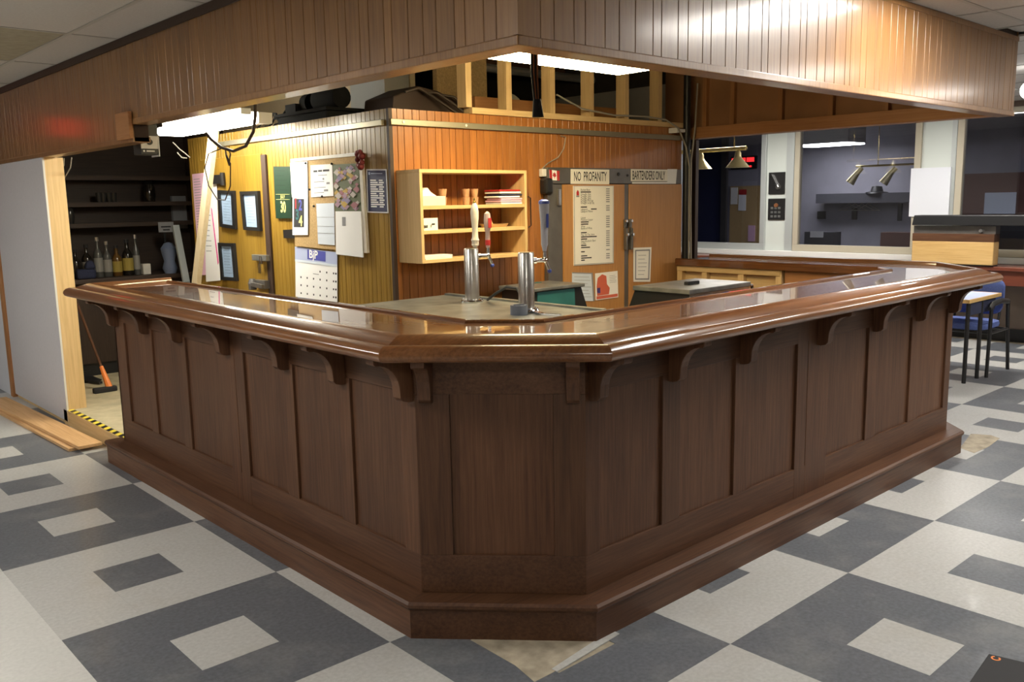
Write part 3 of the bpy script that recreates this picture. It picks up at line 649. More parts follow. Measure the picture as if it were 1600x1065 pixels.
# telephone-like device by the fridge
p = W(848, 290, 1, YB)
t = thing('wall_device', 'black wall phone with white box above beside the fridge', 'phone', (p.x, YB-.02, p.z))
a = W(842, 264, 1, YB); b = W(853, 276, 1, YB); obj('white_box', MB().box((a.x, YB-.035, a.z), (b.x, YB-.0, b.z)), 'white_plastic', t, bevel=.004)
a = W(842, 278, 1, YB); b = W(855, 304, 1, YB); obj('body', MB().box((a.x, YB-.07, a.z), (b.x, YB-.0, b.z)), 'black', t, bevel=.02)
one('phone_wire', MB().tube([W(845, 265, 1, YB-.01), W(856, 255, 1, YB-.012), W(872, 246, 1, YB-.012), W(881, 232, 1, YB-.012), W(884, 214, 1, YB-.012), W(876, 212, 1, YB-.012)], .004, 6), 'cable_grey', 'thin pale wire running down the orange wall to the white box', 'wire')
one('wire_hook', MB().tube([W(825, 307, 1, YB-.008), W(829, 309, 1, YB-.012), W(830, 352, 1, YB-.012), W(826, 355, 1, YB-.008)], .004, 6), 'black', 'thin black wire clipped beside the open shelf', 'wire')

# ---------------------------------------------------------------- open pine shelf on the orange wall
yn = YB-.24
TL, TR_, BR_, BL_ = [W(x, y, 1, yn) for x, y in ((655, 269), (823, 272), (823, 400), (659, 412))]
sx0, sx1, sz0, sz1 = TL.x, TR_.x, (BL_.z+BR_.z)/2, (TL.z+TR_.z)/2
sh = thing('wall_shelf', 'open pine shelf unit hung on the orange panelled wall', 'shelf', ((sx0+sx1)/2, yn, sz0))
b_ = .022
obj('side', MB().box((sx0, yn, sz0), (sx0+b_, YB-.002, sz1)), 'pine_z', sh, bevel=.002); obj('side', MB().box((sx1-b_, yn, sz0), (sx1, YB-.002, sz1)), 'pine_z', sh, bevel=.002)
obj('top', MB().box((sx0, yn, sz1), (sx1, YB-.002, sz1+b_)), 'pine_x', sh, bevel=.002)
z2 = W(740, 320, 1, yn).z; z3 = W(740, 357, 1, yn).z
SHZ = [sz0, z3, z2]
for z in SHZ: obj('shelf_board', MB().box((sx0+b_, yn+.002, z-b_ if z != sz0 else z), (sx1-b_, YB-.003, z if z != sz0 else z+b_)), 'pine_x', sh, bevel=.002)
SHZ[0] += b_
def sx(px): return W(px, 320, 1, yn).x
# things on it
one('white_carton', MB().box((sx(661), yn+.02, z2), (sx(700), yn+.16, z2+.058)), 'bone', 'cream flat box at the end of the top shelf board', 'box', bevel=.003)
one('crumpled_napkin', MB().prism([(sx(663), yn+.04, z2+.058), (sx(690), yn+.04, z2+.058), (sx(684), yn+.06, z2+.085), (sx(680), yn+.07, z2+.112), (sx(672), yn+.06, z2+.10), (sx(664), yn+.05, z2+.075)], (0, .07, 0)), 'paper_warm', 'crumpled napkin lying on the cream box', 'napkin', bevel=.006)
for k, px in enumerate((705, 741, 754.5)):
    x = sx(px); lb = ['stack of two cork cups beside the cream box on the shelf', 'pair of stacked cork cups standing left in the middle pair', 'pair of stacked cork cups standing next to the folded cloths'][k]
    t = thing('cork_cups', lb, 'cup', (x, yn+.08, z2), 'cork cups on the shelf')
    for h in (0, .052): obj('cup', MB().lathe((x, yn+.08, z2+h), [(.019, 0), (.026, .05), (.023, .05), (.017, .006)], 14), 'terracotta', t, smooth=True)
t = None
for k in range(7):
    zz = z2+.014*k; dx = random.uniform(-.012, .012)
    one('folded_cloth', MB().box((sx(785)+dx, yn+.01+abs(dx), zz), (sx(820)-.012+dx, yn+.17, zz+.011)), ('paper_pink', 'paper', 'fabric_navy', 'paper', 'red', 'paper', 'paper_pink')[(k+5) % 7], ['folded pink cloth at the bottom of the shelf pile', 'folded white cloth near the bottom of the shelf pile', 'folded dark cloth in the shelf pile', 'folded white cloth above the dark one in the pile', 'folded red cloth in the shelf pile', 'folded white cloth over the red one in the pile', 'folded pink cloth on top of the shelf pile'][k], 'cloth', 'pile of folded cloths on the shelf', bevel=.004)
cdz = z3; t = one('price_card', MB().box((sx(663), yn+.03, cdz), (sx(688), yn+.036, cdz+.075)), 'paper_warm', 'small white handwritten card standing on the middle shelf board', 'card')
pcq = [Vector((sx(663), yn+.029, cdz+.075)), Vector((sx(688), yn+.029, cdz+.075)), Vector((sx(688), yn+.029, cdz)), Vector((sx(663), yn+.029, cdz))]
lines(pcq, [(.05, .58, .10, .22), (.12, .56, .17, .26), (.19, .58, .25, .20), (.27, .56, .34, .22), (.54, .54, .58, .22), (.60, .44, .80, .12)], t, 1, 'ink', name='handwriting')
one('wooden_tray', MB().lathe(((sx(788)), yn+.11, z3), [(.085, 0), (.10, .022), (.094, .022), (.08, .006)], 24), 'pine_x', 'shallow pale wooden dish on the middle shelf board', 'dish', smooth=True)
one('cork', MB().tube([(sx(783), yn+.10, z3+.012), (sx(779), yn+.10, z3+.062)], [.014, .012], 10), 'pine_z', 'wine cork standing in the wooden dish', 'cork')
t = thing('paper_stack', 'flat stack of white papers on the bottom shelf board', 'papers', (sx(685), yn+.1, SHZ[0]))
for k in range(4): obj('sheet', MB().box((sx(664), yn+.01+.006*k, SHZ[0]+.006*k), (sx(706)+.006*k, yn+.17, SHZ[0]+.006*k+.0045)), 'paper', t)

# ---------------------------------------------------------------- keg table with beer towers
KZ = 1.10
kt = thing('keg_cooler', 'steel topped keg cooler behind the bar corner', 'cooler', (1.2, .9, ZR))
obj('body', MB().box((.93, .36, ZR), (1.55, 1.54, KZ-.04)), 'grey_metal', kt, bevel=.006)
obj('steel_top', MB().prism([(.90, 1.58, KZ-.035), (.90, .50, KZ-.035), (1.12, .24, KZ-.035), (1.62, .28, KZ-.035), (1.58, 1.60, KZ-.035)], (0, 0, .035)), 'steel_worn', kt, bevel=.004)
obj('raised_edge', MB().box((1.565, .30, KZ), (1.60, 1.58, KZ+.012)), 'steel_worn', kt)
def tower(px, py, label, taps):
    b = W(px, py, 2, KZ); t = thing('beer_tower', label, 'beer tower', tuple(b))
    H = .305
    obj('column', MB().lathe(b, [(.041, .0), (.041, H-.006), (.038, H)], 28), 'steel', t, smooth=True)
    obj('flange', MB().lathe(b, [(.062, 0), (.064, .008), (.060, .016), (.044, .022)], 24), 'chrome', t, smooth=True)
    for k in range(6):
        th = k*math.pi/3; obj('flange_bolt', MB().lathe((b.x+.054*math.cos(th), b.y+.054*math.sin(th), b.z+.016), [(.008, 0), (.006, .008)], 8), 'chrome', t)
    z = b.z+H-.045
    for (dx, dy, kind) in taps:
        d = Vector((dx, dy, 0)).normalized(); s = Vector((b.x, b.y, z))+d*.038; e = s+d*.075
        tp = obj('tap', MB().tube([s, s+d*.02, s+d*.022, e], [.017, .017, .011, .012], 12).sphere(e, .015).tube([e+Vector((0, 0, .005)), e+d*.028+Vector((0, 0, -.055))], [.010, .008], 10).tube([e, e+Vector((0, 0, .045))], [.010, .008], 10), 'chrome', t, smooth=True)
        hb = e+Vector((0, 0, .045))
        if kind == 'bone':
            obj('handle', MB().lathe(hb, [(.010, 0), (.022, .012), (.020, .03), (.024, .04), (.018, .055), (.016, .10), (.022, .16), (.024, .20), (.018, .235), (.009, .25)], 16), 'bone', tp, smooth=True)
            obj('finial', MB().lathe(hb+Vector((0, 0, .25)), [(.010, 0), (.010, .008), (.005, .012), (.006, .025), (.001, .03)], 10), 'gold', tp, smooth=True)
        elif kind == 'red':
            obj('handle', MB().lathe(hb, [(.012, 0), (.014, .035), (.013, .09), (.018, .10), (.021, .15), (.017, .19), (.004, .202)], 14), 'clear_acrylic', tp, smooth=True)
            obj('red_base', MB().lathe(hb+Vector((0, 0, .012)), [(.0150, 0), (.0155, .03)], 14), 'red', tp); obj('badge', MB().box((hb.x-.012, hb.y-.0225, hb.z+.11), (hb.x+.012, hb.y-.0195, hb.z+.165)), 'red', tp)
        else:
            obj('handle', MB().lathe(hb, [(.010, 0), (.014, .02), (.018, .035), (.018, .06), (.021, .15), (.027, .22), (.027, .24)], 14), 'clear_acrylic_blue', tp, smooth=True)
            obj('cap', MB().lathe(hb+Vector((0, 0, .24)), [(.030, 0), (.028, .015), (.012, .024)], 14), 'blue_plastic', tp, smooth=True); obj('badge', MB().box((hb.x-.008, hb.y-.026, hb.z+.12), (hb.x+.006, hb.y-.0225, hb.z+.19)), 'blue_plastic', tp)
        obj('spout_cap', MB().sphere(e+d*.028+Vector((0, 0, -.058)), .012), 'blue_plastic', tp)
    return b
b1 = tower(738, 472, 'chrome beer tower with white and clear red tap handles', [(.80, .60, 'bone'), (1, -.15, 'red')])
b2 = tower(823, 487, 'chrome beer tower with clear blue topped tap handle', [(.9, -.2, 'blue')])
p = W(811, 491, 2, KZ)
t = thing('tape_roll', 'grey roll of duct tape standing beside the beer tower', 'tape', tuple(p)); obj('roll', MB().lathe(p, [(.044, 0), (.044, .048), (.030, .048), (.030, .004)], 24), 'tape_grey', t, smooth=True)
one('bar_knife', MB().bar(W(846, 490, 2, KZ+.006), W(876, 492, 2, KZ+.006), .02, .008).bar(W(832, 487, 2, KZ+.007), W(846, 490, 2, KZ+.007), .024, .012), 'chrome', 'chrome bar tool lying on the keg cooler top', 'tool')
one('tower_cable', MB().tube([W(762, 468, 2, KZ+.01), W(775, 458, 1, b2.y+.35), W(792, 448, 1, b2.y+.25), W(808, 450, 1, b2.y+.12), W(814, 462, 1, b2.y+.06)], .008, 8), 'rubber', 'black hose curling behind the beer tower', 'hose', smooth=True)

# ---------------------------------------------------------------- bottle coolers
t = thing('bottle_cooler', 'grey topped bottle cooler with teal side by the shelf wall', 'cooler', (2.45, 1.65, ZR))
tx0, tx1, ty0, ty1, tz = 2.20, 2.64, 1.44, YB-.13, 1.10
obj('top', MB().box((tx0-.02, ty0-.02, tz-.022), (tx1+.02, ty1, tz)), 'steel_worn', t, bevel=.004)
obj('body', MB().prism([(tx0, ty0, ZR), (tx1+.28, ty0, ZR), (tx1+.28, ty0, ZR+.30), (tx1, ty0, tz-.023), (tx0, ty0, tz-.023)], (0, ty1-ty0-.01, 0)), 'black_metal', t)
obj('side_panel', MB().prism([(tx0+.02, ty0-.006, ZR+.05), (tx1-.03, ty0-.006, ZR+.05), (tx1-.07, ty0-.006, tz-.03), (tx0+.02, ty0-.006, tz-.03)], (0, .006, 0)), 'teal', t)
p = W(832, 437, 2, tz); obj('green_mark', MB().box((tx0+.25, ty0+.25, tz), (tx0+.31, ty0+.29, tz+.003)), 'teal', t)
t = thing('bottle_cooler', 'black sided bottle cooler with worn steel top and stickers', 'cooler', (3.1, .9, ZR))
bx0, bx1, by0, by1, bz = 2.80, 3.48, .66, 1.10, 1.09
obj('top', MB().box((bx0-.01, by0-.01, bz-.03), (bx1+.01, by1+.01, bz)), 'steel_worn', t, bevel=.004)
obj('body', MB().prism([(bx0, by0, ZR), (bx0, by0, bz-.031), (bx0, by1, bz-.031), (bx0, by1+.28, ZR+.3), (bx0, by1+.28, ZR)], (bx1-bx0, 0, 0)), 'black_metal', t)
obj('back_panel', MB().box((bx0+.004, by0-.008, ZR), (bx1, by0, bz-.032)), 'steel', t)
for a, b, z0, z1, m in ((.14, .27, bz-.125, bz-.05, 'paper'), (.36, .43, bz-.10, bz-.045, 'royal')): obj('sticker', MB().box((bx0+a, by0-.0095, z0), (bx0+b, by0-.008, z1)), m, t)
obj('lid_handle', MB().bar((bx0+.25, by0+.2, bz+.012), (bx0+.36, by0+.2, bz+.012), .03, .02).box((bx0+.24, by0+.185, bz), (bx0+.26, by0+.215, bz+.02)).box((bx0+.35, by0+.185, bz), (bx0+.37, by0+.215, bz+.02)), 'black_metal', t)
obj('tap_fitting', MB().tube([(bx1, by0+.02, bz-.02), (bx1+.05, by0+.01, bz-.03), (bx1+.06, by0, bz-.08)], .012, 8), 'chrome', t)

# ---------------------------------------------------------------- papers and frames on the cooler side wall (plane x)
def side(name, px, m, label, cat, off=.004, **k): return sheet(name, px, 0, XL-off, m, label, cat, **k)
def picture(px, label):
    t = thing('picture_frame', label, 'picture frame', tuple(W(px[3][0], px[3][1], 0, XL-.05)), 'framed notices on the cooler door')
    q = quad(px, 0, XL-.036); e = .15; f = .09
    mb = MB()
    for poly in (((0, 0), (1, 0), (1-e, f), (e, f)), ((1, 0), (1, 1), (1-e, 1-f), (1-e, f)), ((1, 1), (0, 1), (e, 1-f), (1-e, 1-f)), ((0, 1), (0, 0), (e, f), (e, 1-f))):
        mb.prism([at(q, u, v, 0, 0) for u, v in poly], (.024, 0, 0))
    obj('frame', mb, 'black', t)
    pp = obj('paper', MB().prism([at(q, u, v, -.012, 0) for u, v in ((e, f), (1-e, f), (1-e, 1-f), (e, 1-f))], (.004, 0, 0)), 'paper_blue', t)
    lines(q, rows(9, .2, .8, .25, .75, .008), t, 0, 'ink_grey', off=-.0115)
    obj('glass', MB().prism([at(q, u, v, -.006, 0) for u, v in ((e, f), (1-e, f), (1-e, 1-f), (e, 1-f))], (.001, 0, 0)), 'frame_glass', t)
picture(((339, 297), (364, 298), (367, 358), (343, 354)), 'black framed notice beside the leaning stud, upper row')
picture(((374, 299), (402, 298), (406, 361), (380, 359)), 'black framed notice nearest the dark door edge')
picture(((340, 379), (364, 380), (369, 439), (345, 437)), 'black framed notice hung below the upper pair')
o, q = side('day_calendar', ((427, 260), (453, 260), (456, 341), (431, 341)), 'green_cal', 'dark green day calendar showing JULY 30', 'calendar', th=.012, off=.014)
lines(q, [(.08, .53, .92, .006), (.08, .63, .92, .006)], o, 0, 'yellow_ink'); qtext(q, 'JULY', .5, .61, .085, 'yellow_ink', o, 0, xs=.95, align='CENTER', bold=.015); qtext(q, '30', .5, .88, .30, 'yellow_ink', o, 0, xs=.72, align='CENTER', bold=.02)
lines(q, rows(5, .08, .45, .12, .8, .006), o, 0, 'ink')
# cork board and what is pinned to it
cb = thing('cork_board', 'cork notice board with white wooden edge on the cooler wall', 'notice board', tuple(W(515, 390, 0, XL-.02)))
o, q = sheet('cork_panel', ((455, 253), (563, 243), (572, 395), (461, 384)), 0, XL-.018, 'cork', None, None, th=.016, parent=cb)
for poly in (((0, -.035), (1.0, -.035), (1, .0), (0, 0)), ((.985, 0), (1.02, 0), (1.02, 1), (.985, 1))):
    obj('edging', MB().prism([at(q, u, v, .006, 0) for u, v in poly], (.022, 0, 0)), 'bone', cb)
for u, v in ((.24, .03), (.62, .06), (.33, .52), (.46, .41), (.28, .33)): obj('pin', MB().sphere(at(q, u, v, .008, 0), .008, 8, 6), 'black', cb)
o, q = side('letter', ((453, 254), (480, 252), (481, 307), (456, 308)), 'paper', 'blank white letter pinned at the corner of the cork board', 'paper', off=.024)
lines(q, rows(5, .08, .3), o, 0, 'paper_blue')
o, q = side('number_calendar', ((457, 305), (481, 306), (481, 367), (457, 367)), 'paper', 'white calendar with bright 1 2 3 4 numerals', 'calendar', off=.026)
patch('dark_block', q, .10, .08, .76, .80, 'ink', o, 0, off=.0008)
for s, u, v, m in (('1', .12, .32, 'red'), ('2', .42, .36, 'royal'), ('3', .22, .60, 'teal'), ('4', .44, .76, 'yellow_ink')): qtext(q, s, u, v, .36, m, o, 0, xs=.95, off=.0022, bold=.03)
o, q = side('notice', ((485, 258), (519, 256), (521, 306), (486, 308)), 'paper', 'white notice with heading and price list on the cork board', 'notice', off=.024)
lines(q, [(.14, .17, .32, .055), (.36, .165, .54, .055), (.58, .16, .86, .06)], o, 0, 'ink', name='heading'); lines(q, [(.35, .32, .75, .02), (.15, .52, .62, .02), (.15, .70, .68, .02), (.15, .86, .6, .02), (.55, .42, .62, .06), (.72, .56, .86, .06), (.6, .78, .78, .06)], o, 0, 'ink_grey')
o, q = side('receipt', ((494, 318), (522, 317), (523, 383), (497, 381)), 'paper_blue', 'creased long white sheet on the cork board', 'paper', off=.024)
lines(q, [(0, .33, 1, .008), (0, .55, 1, .008), (0, .72, 1, .01)], o, 0, 'ink_grey')
o, q = side('floral_print', ((520, 257), (560, 255), (565, 330), (524, 330)), 'floral_3', 'colourful flower print pinned on the cork board', 'picture', off=.024)
fl = random.Random(3)
for k in range(80):
    u, v, r = fl.uniform(.08, .92), fl.uniform(.06, .94), fl.uniform(.05, .12)
    patch('bloom', q, 0, 0, 0, 0, 'floral_%d' % fl.choice((0, 1, 2, 4, 5)), o, 0, off=.0008+.00006*k, pts=[(min(.99, max(.01, u+r*(1+.25*math.cos(4*a))*math.cos(a))), min(.99, max(.01, v+.55*r*(1+.25*math.cos(4*a))*math.sin(a)))) for a in [i*math.pi/6 for i in range(12)]])
o, q = side('planner_sheet', ((524, 330), (564, 330), (567, 402), (525, 397)), 'paper', 'white sheet with small grey stamp hanging below the flower print', 'paper', off=.03, th=.008)
patch('stamp', q, .27, .13, .40, .33, 'ink_grey', o, 0)
o, q = side('wall_calendar', ((461, 385), (527, 394), (527, 474), (462, 466)), 'paper', 'large white month calendar with BjP printed on blue header', 'calendar', off=.008)
patch('header_band', q, 0, 0, 1, .24, 'pale_blue', o, 0); patch('header_box', q, .31, .02, .74, .21, 'royal', o, 0, off=.0014)
qtext(q, 'BjP', .35, .175, .21, 'paper', o, 0, xs=1.15, off=.0026, bold=.025); patch('weekday_band', q, 0, .24, 1, .285, 'paper_blue', o, 0, off=.0012)
lines(q, [(.14+.155*c-.01, .40+.155*r, .14+.155*c+.016, .035) for r in range(4) for c in range(6) if not (r == 0 and c < 3)]+[(.955, .40+.155*r, .985, .035) for r in range(4)], o, 0, 'ink')
lines(q, [(.44, .47, .58, .012)], o, 0, 'ink_grey', name='holiday')
o, q = side('rules_poster', ((572, 264), (604, 264), (607, 333), (574, 332)), 'paper', 'navy blue poster with white lettering near the cooler corner', 'poster', off=.004)
patch('blue_field', q, .06, .03, .95, .97, 'navy', o, 0)
lines(q, [(.2+.0*k, .24+.05*k, .48+.08*(k % 3), .03) for k in range(13)]+[(.62, .24+.05*k, .80+.05*(k % 2), .032) for k in range(13)], o, 0, 'paper', off=.0016); lines(q, [(.12, .07, .2, .06), (.24, .09, .8, .02)], o, 0, 'pale_blue', off=.0016)
o, q = side('dark_plaque', ((442, 359), (459, 358), (460, 372), (443, 372)), 'black', 'small black plaque on the wall beside the cork board', 'plaque', off=.016, th=.014)
q = W(562, 246, 0, XL-.05); mb = MB()
for k in range(7): th = k*2*math.pi/7; mb.sphere((q.x, q.y+.026*math.cos(th), q.z+.045*math.sin(th)-.012), .018+.006*(k % 2), 8, 6)
one('red_bow', mb, 'dark_red', 'dark red bow hooked on the corner of the cork board', 'bow', smooth=True)
# long papers at the far end of the side wall
o, q = side('price_list', ((300, 272), (318, 270), (336, 428), (312, 430)), 'paper_pink', 'tall pinkish paper chart behind the leaning stud', 'chart', off=.014)
lines(q, rows(26, .05, .7, .1, .8, .006), o, 0, 'ink_grey')
o, q = side('chart', ((318, 275), (338, 280), (344, 438), (322, 440)), 'paper', 'white paper chart with magenta stripe behind the leaning stud', 'chart', off=.018)
patch('magenta_stripe', q, 0, 0, 0, 0, 'magenta', o, 0, pts=[(.52, .28), (.60, .3), (.95, .82), (.88, .84)]); lines(q, rows(14, .06, .7, .08, .5, .006), o, 0, 'ink_grey')

# ---------------------------------------------------------------- leaning stud, cables, speaker box
a = W(334, 205, 0, 1.20); b = W(307, 440, 0, 1.20)
d = (b-a); e = a+d*((ZR-a.z)/d.z)
one('leaning_stud', MB().bar(a-d.normalized()*.05, e, .09, .04, up=(1, 0, 0)), 'pale_pine', 'pale timber stud leaning in front of the cooler side wall', 'stud', bevel=.003)
hc = thing('hanging_cable', 'thick brown cable looping down under the white fluorescent light', 'cable', tuple(W(398, 140, 0, .74)))
_t = W(399, 105, 0, .74)
obj('cable', MB().tube([(_t.x, _t.y, 3.3), tuple(_t)]+[W(x, y, 0, .74) for x, y in ((398, 140), (399, 180), (396, 205), (384, 228), (365, 236), (345, 230), (330, 218), (322, 208))], .010, 8), 'cable_brown', hc, smooth=True)
obj('wire_loop', MB().tube([W(x, y, 0, .745) for x, y in ((345, 232), (326, 240), (320, 262), (326, 290), (340, 312), (352, 312), (360, 290), (360, 255), (352, 238))], .004, 6), 'cable_brown', hc, smooth=True)
obj('cord_tail', MB().tube([W(x, y, 0, .745) for x, y in ((352, 232), (354, 245), (358, 258), (360, 240), (357, 234))], .005, 6), 'cable_brown', hc, smooth=True)
q = W(233, 222, 1, 2.95); hw = .055
t = thing('speaker_box', 'small white and black speaker box under the soffit edge', 'speaker', tuple(q))
obj('body', MB().box((q.x-hw, q.y, q.z-.075), (q.x+hw, q.y+.12, q.z+.11)), 'black', t, bevel=.004)
obj('white_face', MB().box((q.x-hw+.002, q.y-.006, q.z-.04), (q.x+hw-.002, q.y, q.z+.038)), 'white_plastic', t, bevel=.002)
obj('knob', MB().lathe((q.x, q.y-.006, q.z), [(.018, 0), (.016, .012)], 16, (0, -1, 0)), 'black', t)
obj('side_strip', MB().box((q.x+hw, q.y-.004, q.z-.085), (q.x+hw+.006, q.y+.12, q.z+.04)), 'white_plastic', t)
obj('logo', MB().box((q.x-.02, q.y-.001, q.z-.058), (q.x+.03, q.y, q.z-.05)).lathe((q.x-.035, q.y, q.z-.054), [(.006, 0), (.006, .001)], 8, (0, -1, 0)), 'white_plastic', t)
obj('bracket', MB().box((XS+.091, q.y+.03, q.z+.05), (q.x-hw+.03, q.y+.08, q.z+.10)), 'black_metal', t)
for k, (pp) in enumerate((((270, 222), (280, 232), (290, 240), (297, 246)), ((277, 238), (284, 246), (292, 247)))): one('loose_wire', MB().tube([W(x, y, 1, 4.4) for x, y in pp], .004, 6), 'cable_grey', ['longer loose white wire hanging below the fluorescent light', 'short loose white wire hanging below the fluorescent light'][k], 'wire')
for k, (pp) in enumerate((((100, 247), (100, 258), (94, 270)), ((112, 246), (110, 262), (102, 276), (95, 288)))): one('thin_wire', MB().tube([W(x, y, 0, XS+.16) for x, y in pp], .004, 6), 'cable_grey', ['shorter thin wire hanging beside the pine door stud', 'longer thin wire hanging beside the pine door stud'][k], 'wire')

# ---------------------------------------------------------------- partition with the doorway, planks, storeroom
yj = W(110, 664, 2, 0).y
dw = struct(obj('wall_left', MB().box((.213, yj+.02, 0), (.30, 6.1, ZS-.10)), 'pine_z'))
obj('drywall_sheet', MB().box((XS, yj, .03), (.2125, 6.12, ZS-.105)), 'drywall', dw)
obj('paper_edge', MB().box((XS-.001, yj-.004, .03), (.2125, yj, ZS-.105)), 'drywall_edge', dw)
obj('door_stud', MB().box((.213, yj-.002, ZR), (.345, yj+.0195, ZS-.104)), 'pine_z', dw)
obj('edge_board', MB().box((XS-.02, 6.12, 0), (.30, 6.20, ZS-.105)), 'redpine_z', dw)
obj('return_panel', MB().box((XS-.01, 6.201, 0), (.30, 9.9, ZS-.105)), 'panel_white', dw)
struct(obj('wall_north_upper', MB().box((XS+.02, 6.9, ZS-.105), (.30, 9.9, 3.35)), 'white_wall'))
one('loose_plank', MB().hexa([(-.10, 5.75, .0), (-.035, 3.80, 0), (.11, 3.80, 0), (.06, 5.75, .0)] + [(-.10, 5.75, .022), (-.035, 3.80, .022), (.11, 3.80, .022), (.06, 5.75, .022)]), 'old_plank', 'reddish plank on the floor under another plank by the drywall', 'plank', bevel=.003)
one('loose_plank', MB().hexa([(-.085, 5.95, .0225), (.005, 3.72, .0225), (.165, 3.72, .0225), (.085, 5.95, .0225)] + [(-.085, 5.95, .046), (.005, 3.72, .046), (.165, 3.72, .046), (.085, 5.95, .046)]), 'old_plank', 'pale plank lying on top of another plank by the drywall', 'plank', bevel=.004)
# back bar and its things, colours darkened for the storeroom's shade
kb = thing('back_bar', 'dark wooden back bar cabinet with counter and shelves in the storeroom', 'cabinet', (1.2, 6.1, ZR))
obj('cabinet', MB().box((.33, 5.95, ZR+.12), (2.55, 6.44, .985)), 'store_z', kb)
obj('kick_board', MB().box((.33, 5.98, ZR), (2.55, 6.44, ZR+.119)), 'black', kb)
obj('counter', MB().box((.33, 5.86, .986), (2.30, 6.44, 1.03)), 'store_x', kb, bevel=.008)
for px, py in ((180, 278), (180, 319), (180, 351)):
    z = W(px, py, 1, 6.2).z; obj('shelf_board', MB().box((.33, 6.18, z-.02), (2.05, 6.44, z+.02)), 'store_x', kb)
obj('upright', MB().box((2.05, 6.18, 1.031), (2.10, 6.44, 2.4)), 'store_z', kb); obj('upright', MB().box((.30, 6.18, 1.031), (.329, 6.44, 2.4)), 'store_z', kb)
def bottle(px, h, r, m, lab, label, cap='black'):
    p = W(px, 412, 2, 1.03); p.y = 6.02; p.x = W(px, 400, 1, 6.02).x
    t = thing('bottle', label, 'bottle', (p.x, p.y, 1.03))
    obj('body', MB().lathe((p.x, p.y, 1.03), [(r*.9, 0), (r, .01), (r, h*.58), (r*.8, h*.66), (r*.34, h*.76), (r*.32, h*.95), (r*.36, h)], 14), m, t, smooth=True)
    if lab: obj('label_band', MB().lathe((p.x, p.y, 1.03+h*.14), [(r*1.02, 0), (r*1.02, h*.36)], 14), lab, t)
    obj('cap', MB().lathe((p.x, p.y, 1.03+h*.93), [(r*.42, 0), (r*.42, h*.1)], 10), cap, t)
bottle(117, .26, .045, 'bottle_dark', None, 'short black bottle beside the pine door stud')
bottle(135, .30, .045, 'bottle_dark', 'label_white', 'dark bottle with pale label behind the dark cloth')
bottle(153, .36, .040, 'bottle_clear', 'label_white', 'clear bottle with white label and pale pourer', 'foil')
bottle(167, .32, .040, 'bottle_clear', 'label_white', 'clear bottle with pinkish white label and foil cap', 'foil')
bottle(182, .28, .045, 'bottle_amber', 'label_yellow', 'amber bottle with pale yellow label')
bottle(199, .33, .050, 'bottle_dark', 'label_yellow', 'wide dark bottle with bright yellow label')
bottle(213, .37, .030, 'bottle_clear', 'label_white', 'slim tall bottle with silver pourer', 'foil')
def bk(px): return W(px, 400, 1, 6.0).x
zu, zlw = W(180, 319, 1, 6.2).z+.02, W(180, 351, 1, 6.2).z+.02
for px in (155, 162, 171, 178):
    one('bar_glass', MB().lathe((W(px, 312, 1, 6.25).x, 6.25, zu), [(.022, 0), (.03, .09), (.028, .09), (.02, .006)], 12), 'glass_dim', 'faintly glinting glass in the cluster on the dark storeroom shelf', 'glass', 'glinting glasses on the dark storeroom shelf', smooth=True)
one('glass_vessel', MB().lathe((W(109, 335, 1, 6.25).x, 6.25, zlw), [(.03, 0), (.04, .06), (.035, .13), (.02, .17), (.022, .19)], 12), 'glass_dim', 'dim glass vessel on the storeroom shelf beside the pine door stud', 'vessel', smooth=True)
one('dark_ornament', MB().lathe((W(233, 300, 1, 6.25).x, 6.25, zu), [(.05, 0), (.06, .05), (.055, .14), (.03, .20), (.01, .22)], 14), 'bottle_dark', 'dark shiny object at the end of the storeroom shelf', 'ornament', smooth=True)
one('note_block', MB().box((bk(221), 5.98, 1.03), (bk(233), 6.06, 1.13)), 'bone', 'small cream box standing beside the slim bottle', 'box', bevel=.003)
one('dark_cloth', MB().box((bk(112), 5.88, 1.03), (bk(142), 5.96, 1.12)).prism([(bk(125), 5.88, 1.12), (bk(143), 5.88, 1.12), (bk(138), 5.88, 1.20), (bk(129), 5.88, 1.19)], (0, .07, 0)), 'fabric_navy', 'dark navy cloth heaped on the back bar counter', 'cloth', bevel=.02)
t = thing('counter_sign', 'small pale sign on a stand at the end of the back bar', 'sign', (bk(259), 5.98, 1.03))
q0 = W(247, 347, 1, 5.98); q1 = W(272, 362, 1, 5.98)
obj('plate', MB().box((q0.x, 5.98, q1.z), (q1.x, 5.985, q0.z)), 'ink_grey', t); obj('post', MB().box((bk(259)-.008, 5.982, 1.03), (bk(259)+.008, 5.99, q1.z)), 'black', t)  # pale plate greyed, storeroom shade put into its colour
sgn = [Vector((q0.x, 5.979, q0.z)), Vector((q1.x, 5.979, q0.z)), Vector((q1.x, 5.979, q1.z)), Vector((q0.x, 5.979, q1.z))]
lines(sgn, [(.16, .40, .80, .14), (.28, .70, .72, .14)], t, 1, 'ink')
one('party_bag', MB().lathe((bk(258), 5.90, 1.03), [(.05, 0), (.07, .05), (.05, .12), (.065, .18), (.075, .24), (.04, .29), (.01, .30)], 14), 'bag_blue', 'pale blue wrapped bag standing in front of the small sign', 'bag', smooth=True)
one('breaker_box', MB().box((W(270, 330, 1, 6.40).x, 6.40, W(280, 357, 1, 6.40).z), (W(292, 330, 1, 6.40).x, 6.449, W(280, 306, 1, 6.40).z)), 'ink_grey', 'grey white electrical box on the storeroom back wall', 'electrical box', bevel=.004)
one('ladder_rail', MB().bar(W(274, 352, 1, 5.70), W(291, 440, 1, 5.55), .06, .03).bar(W(291, 440, 1, 5.55), Vector((W(300, 560, 1, 5.4).x, 5.4, ZR)), .06, .03), 'aluminium', 'speckled metal ladder rail leaning at the end of the back bar', 'ladder')
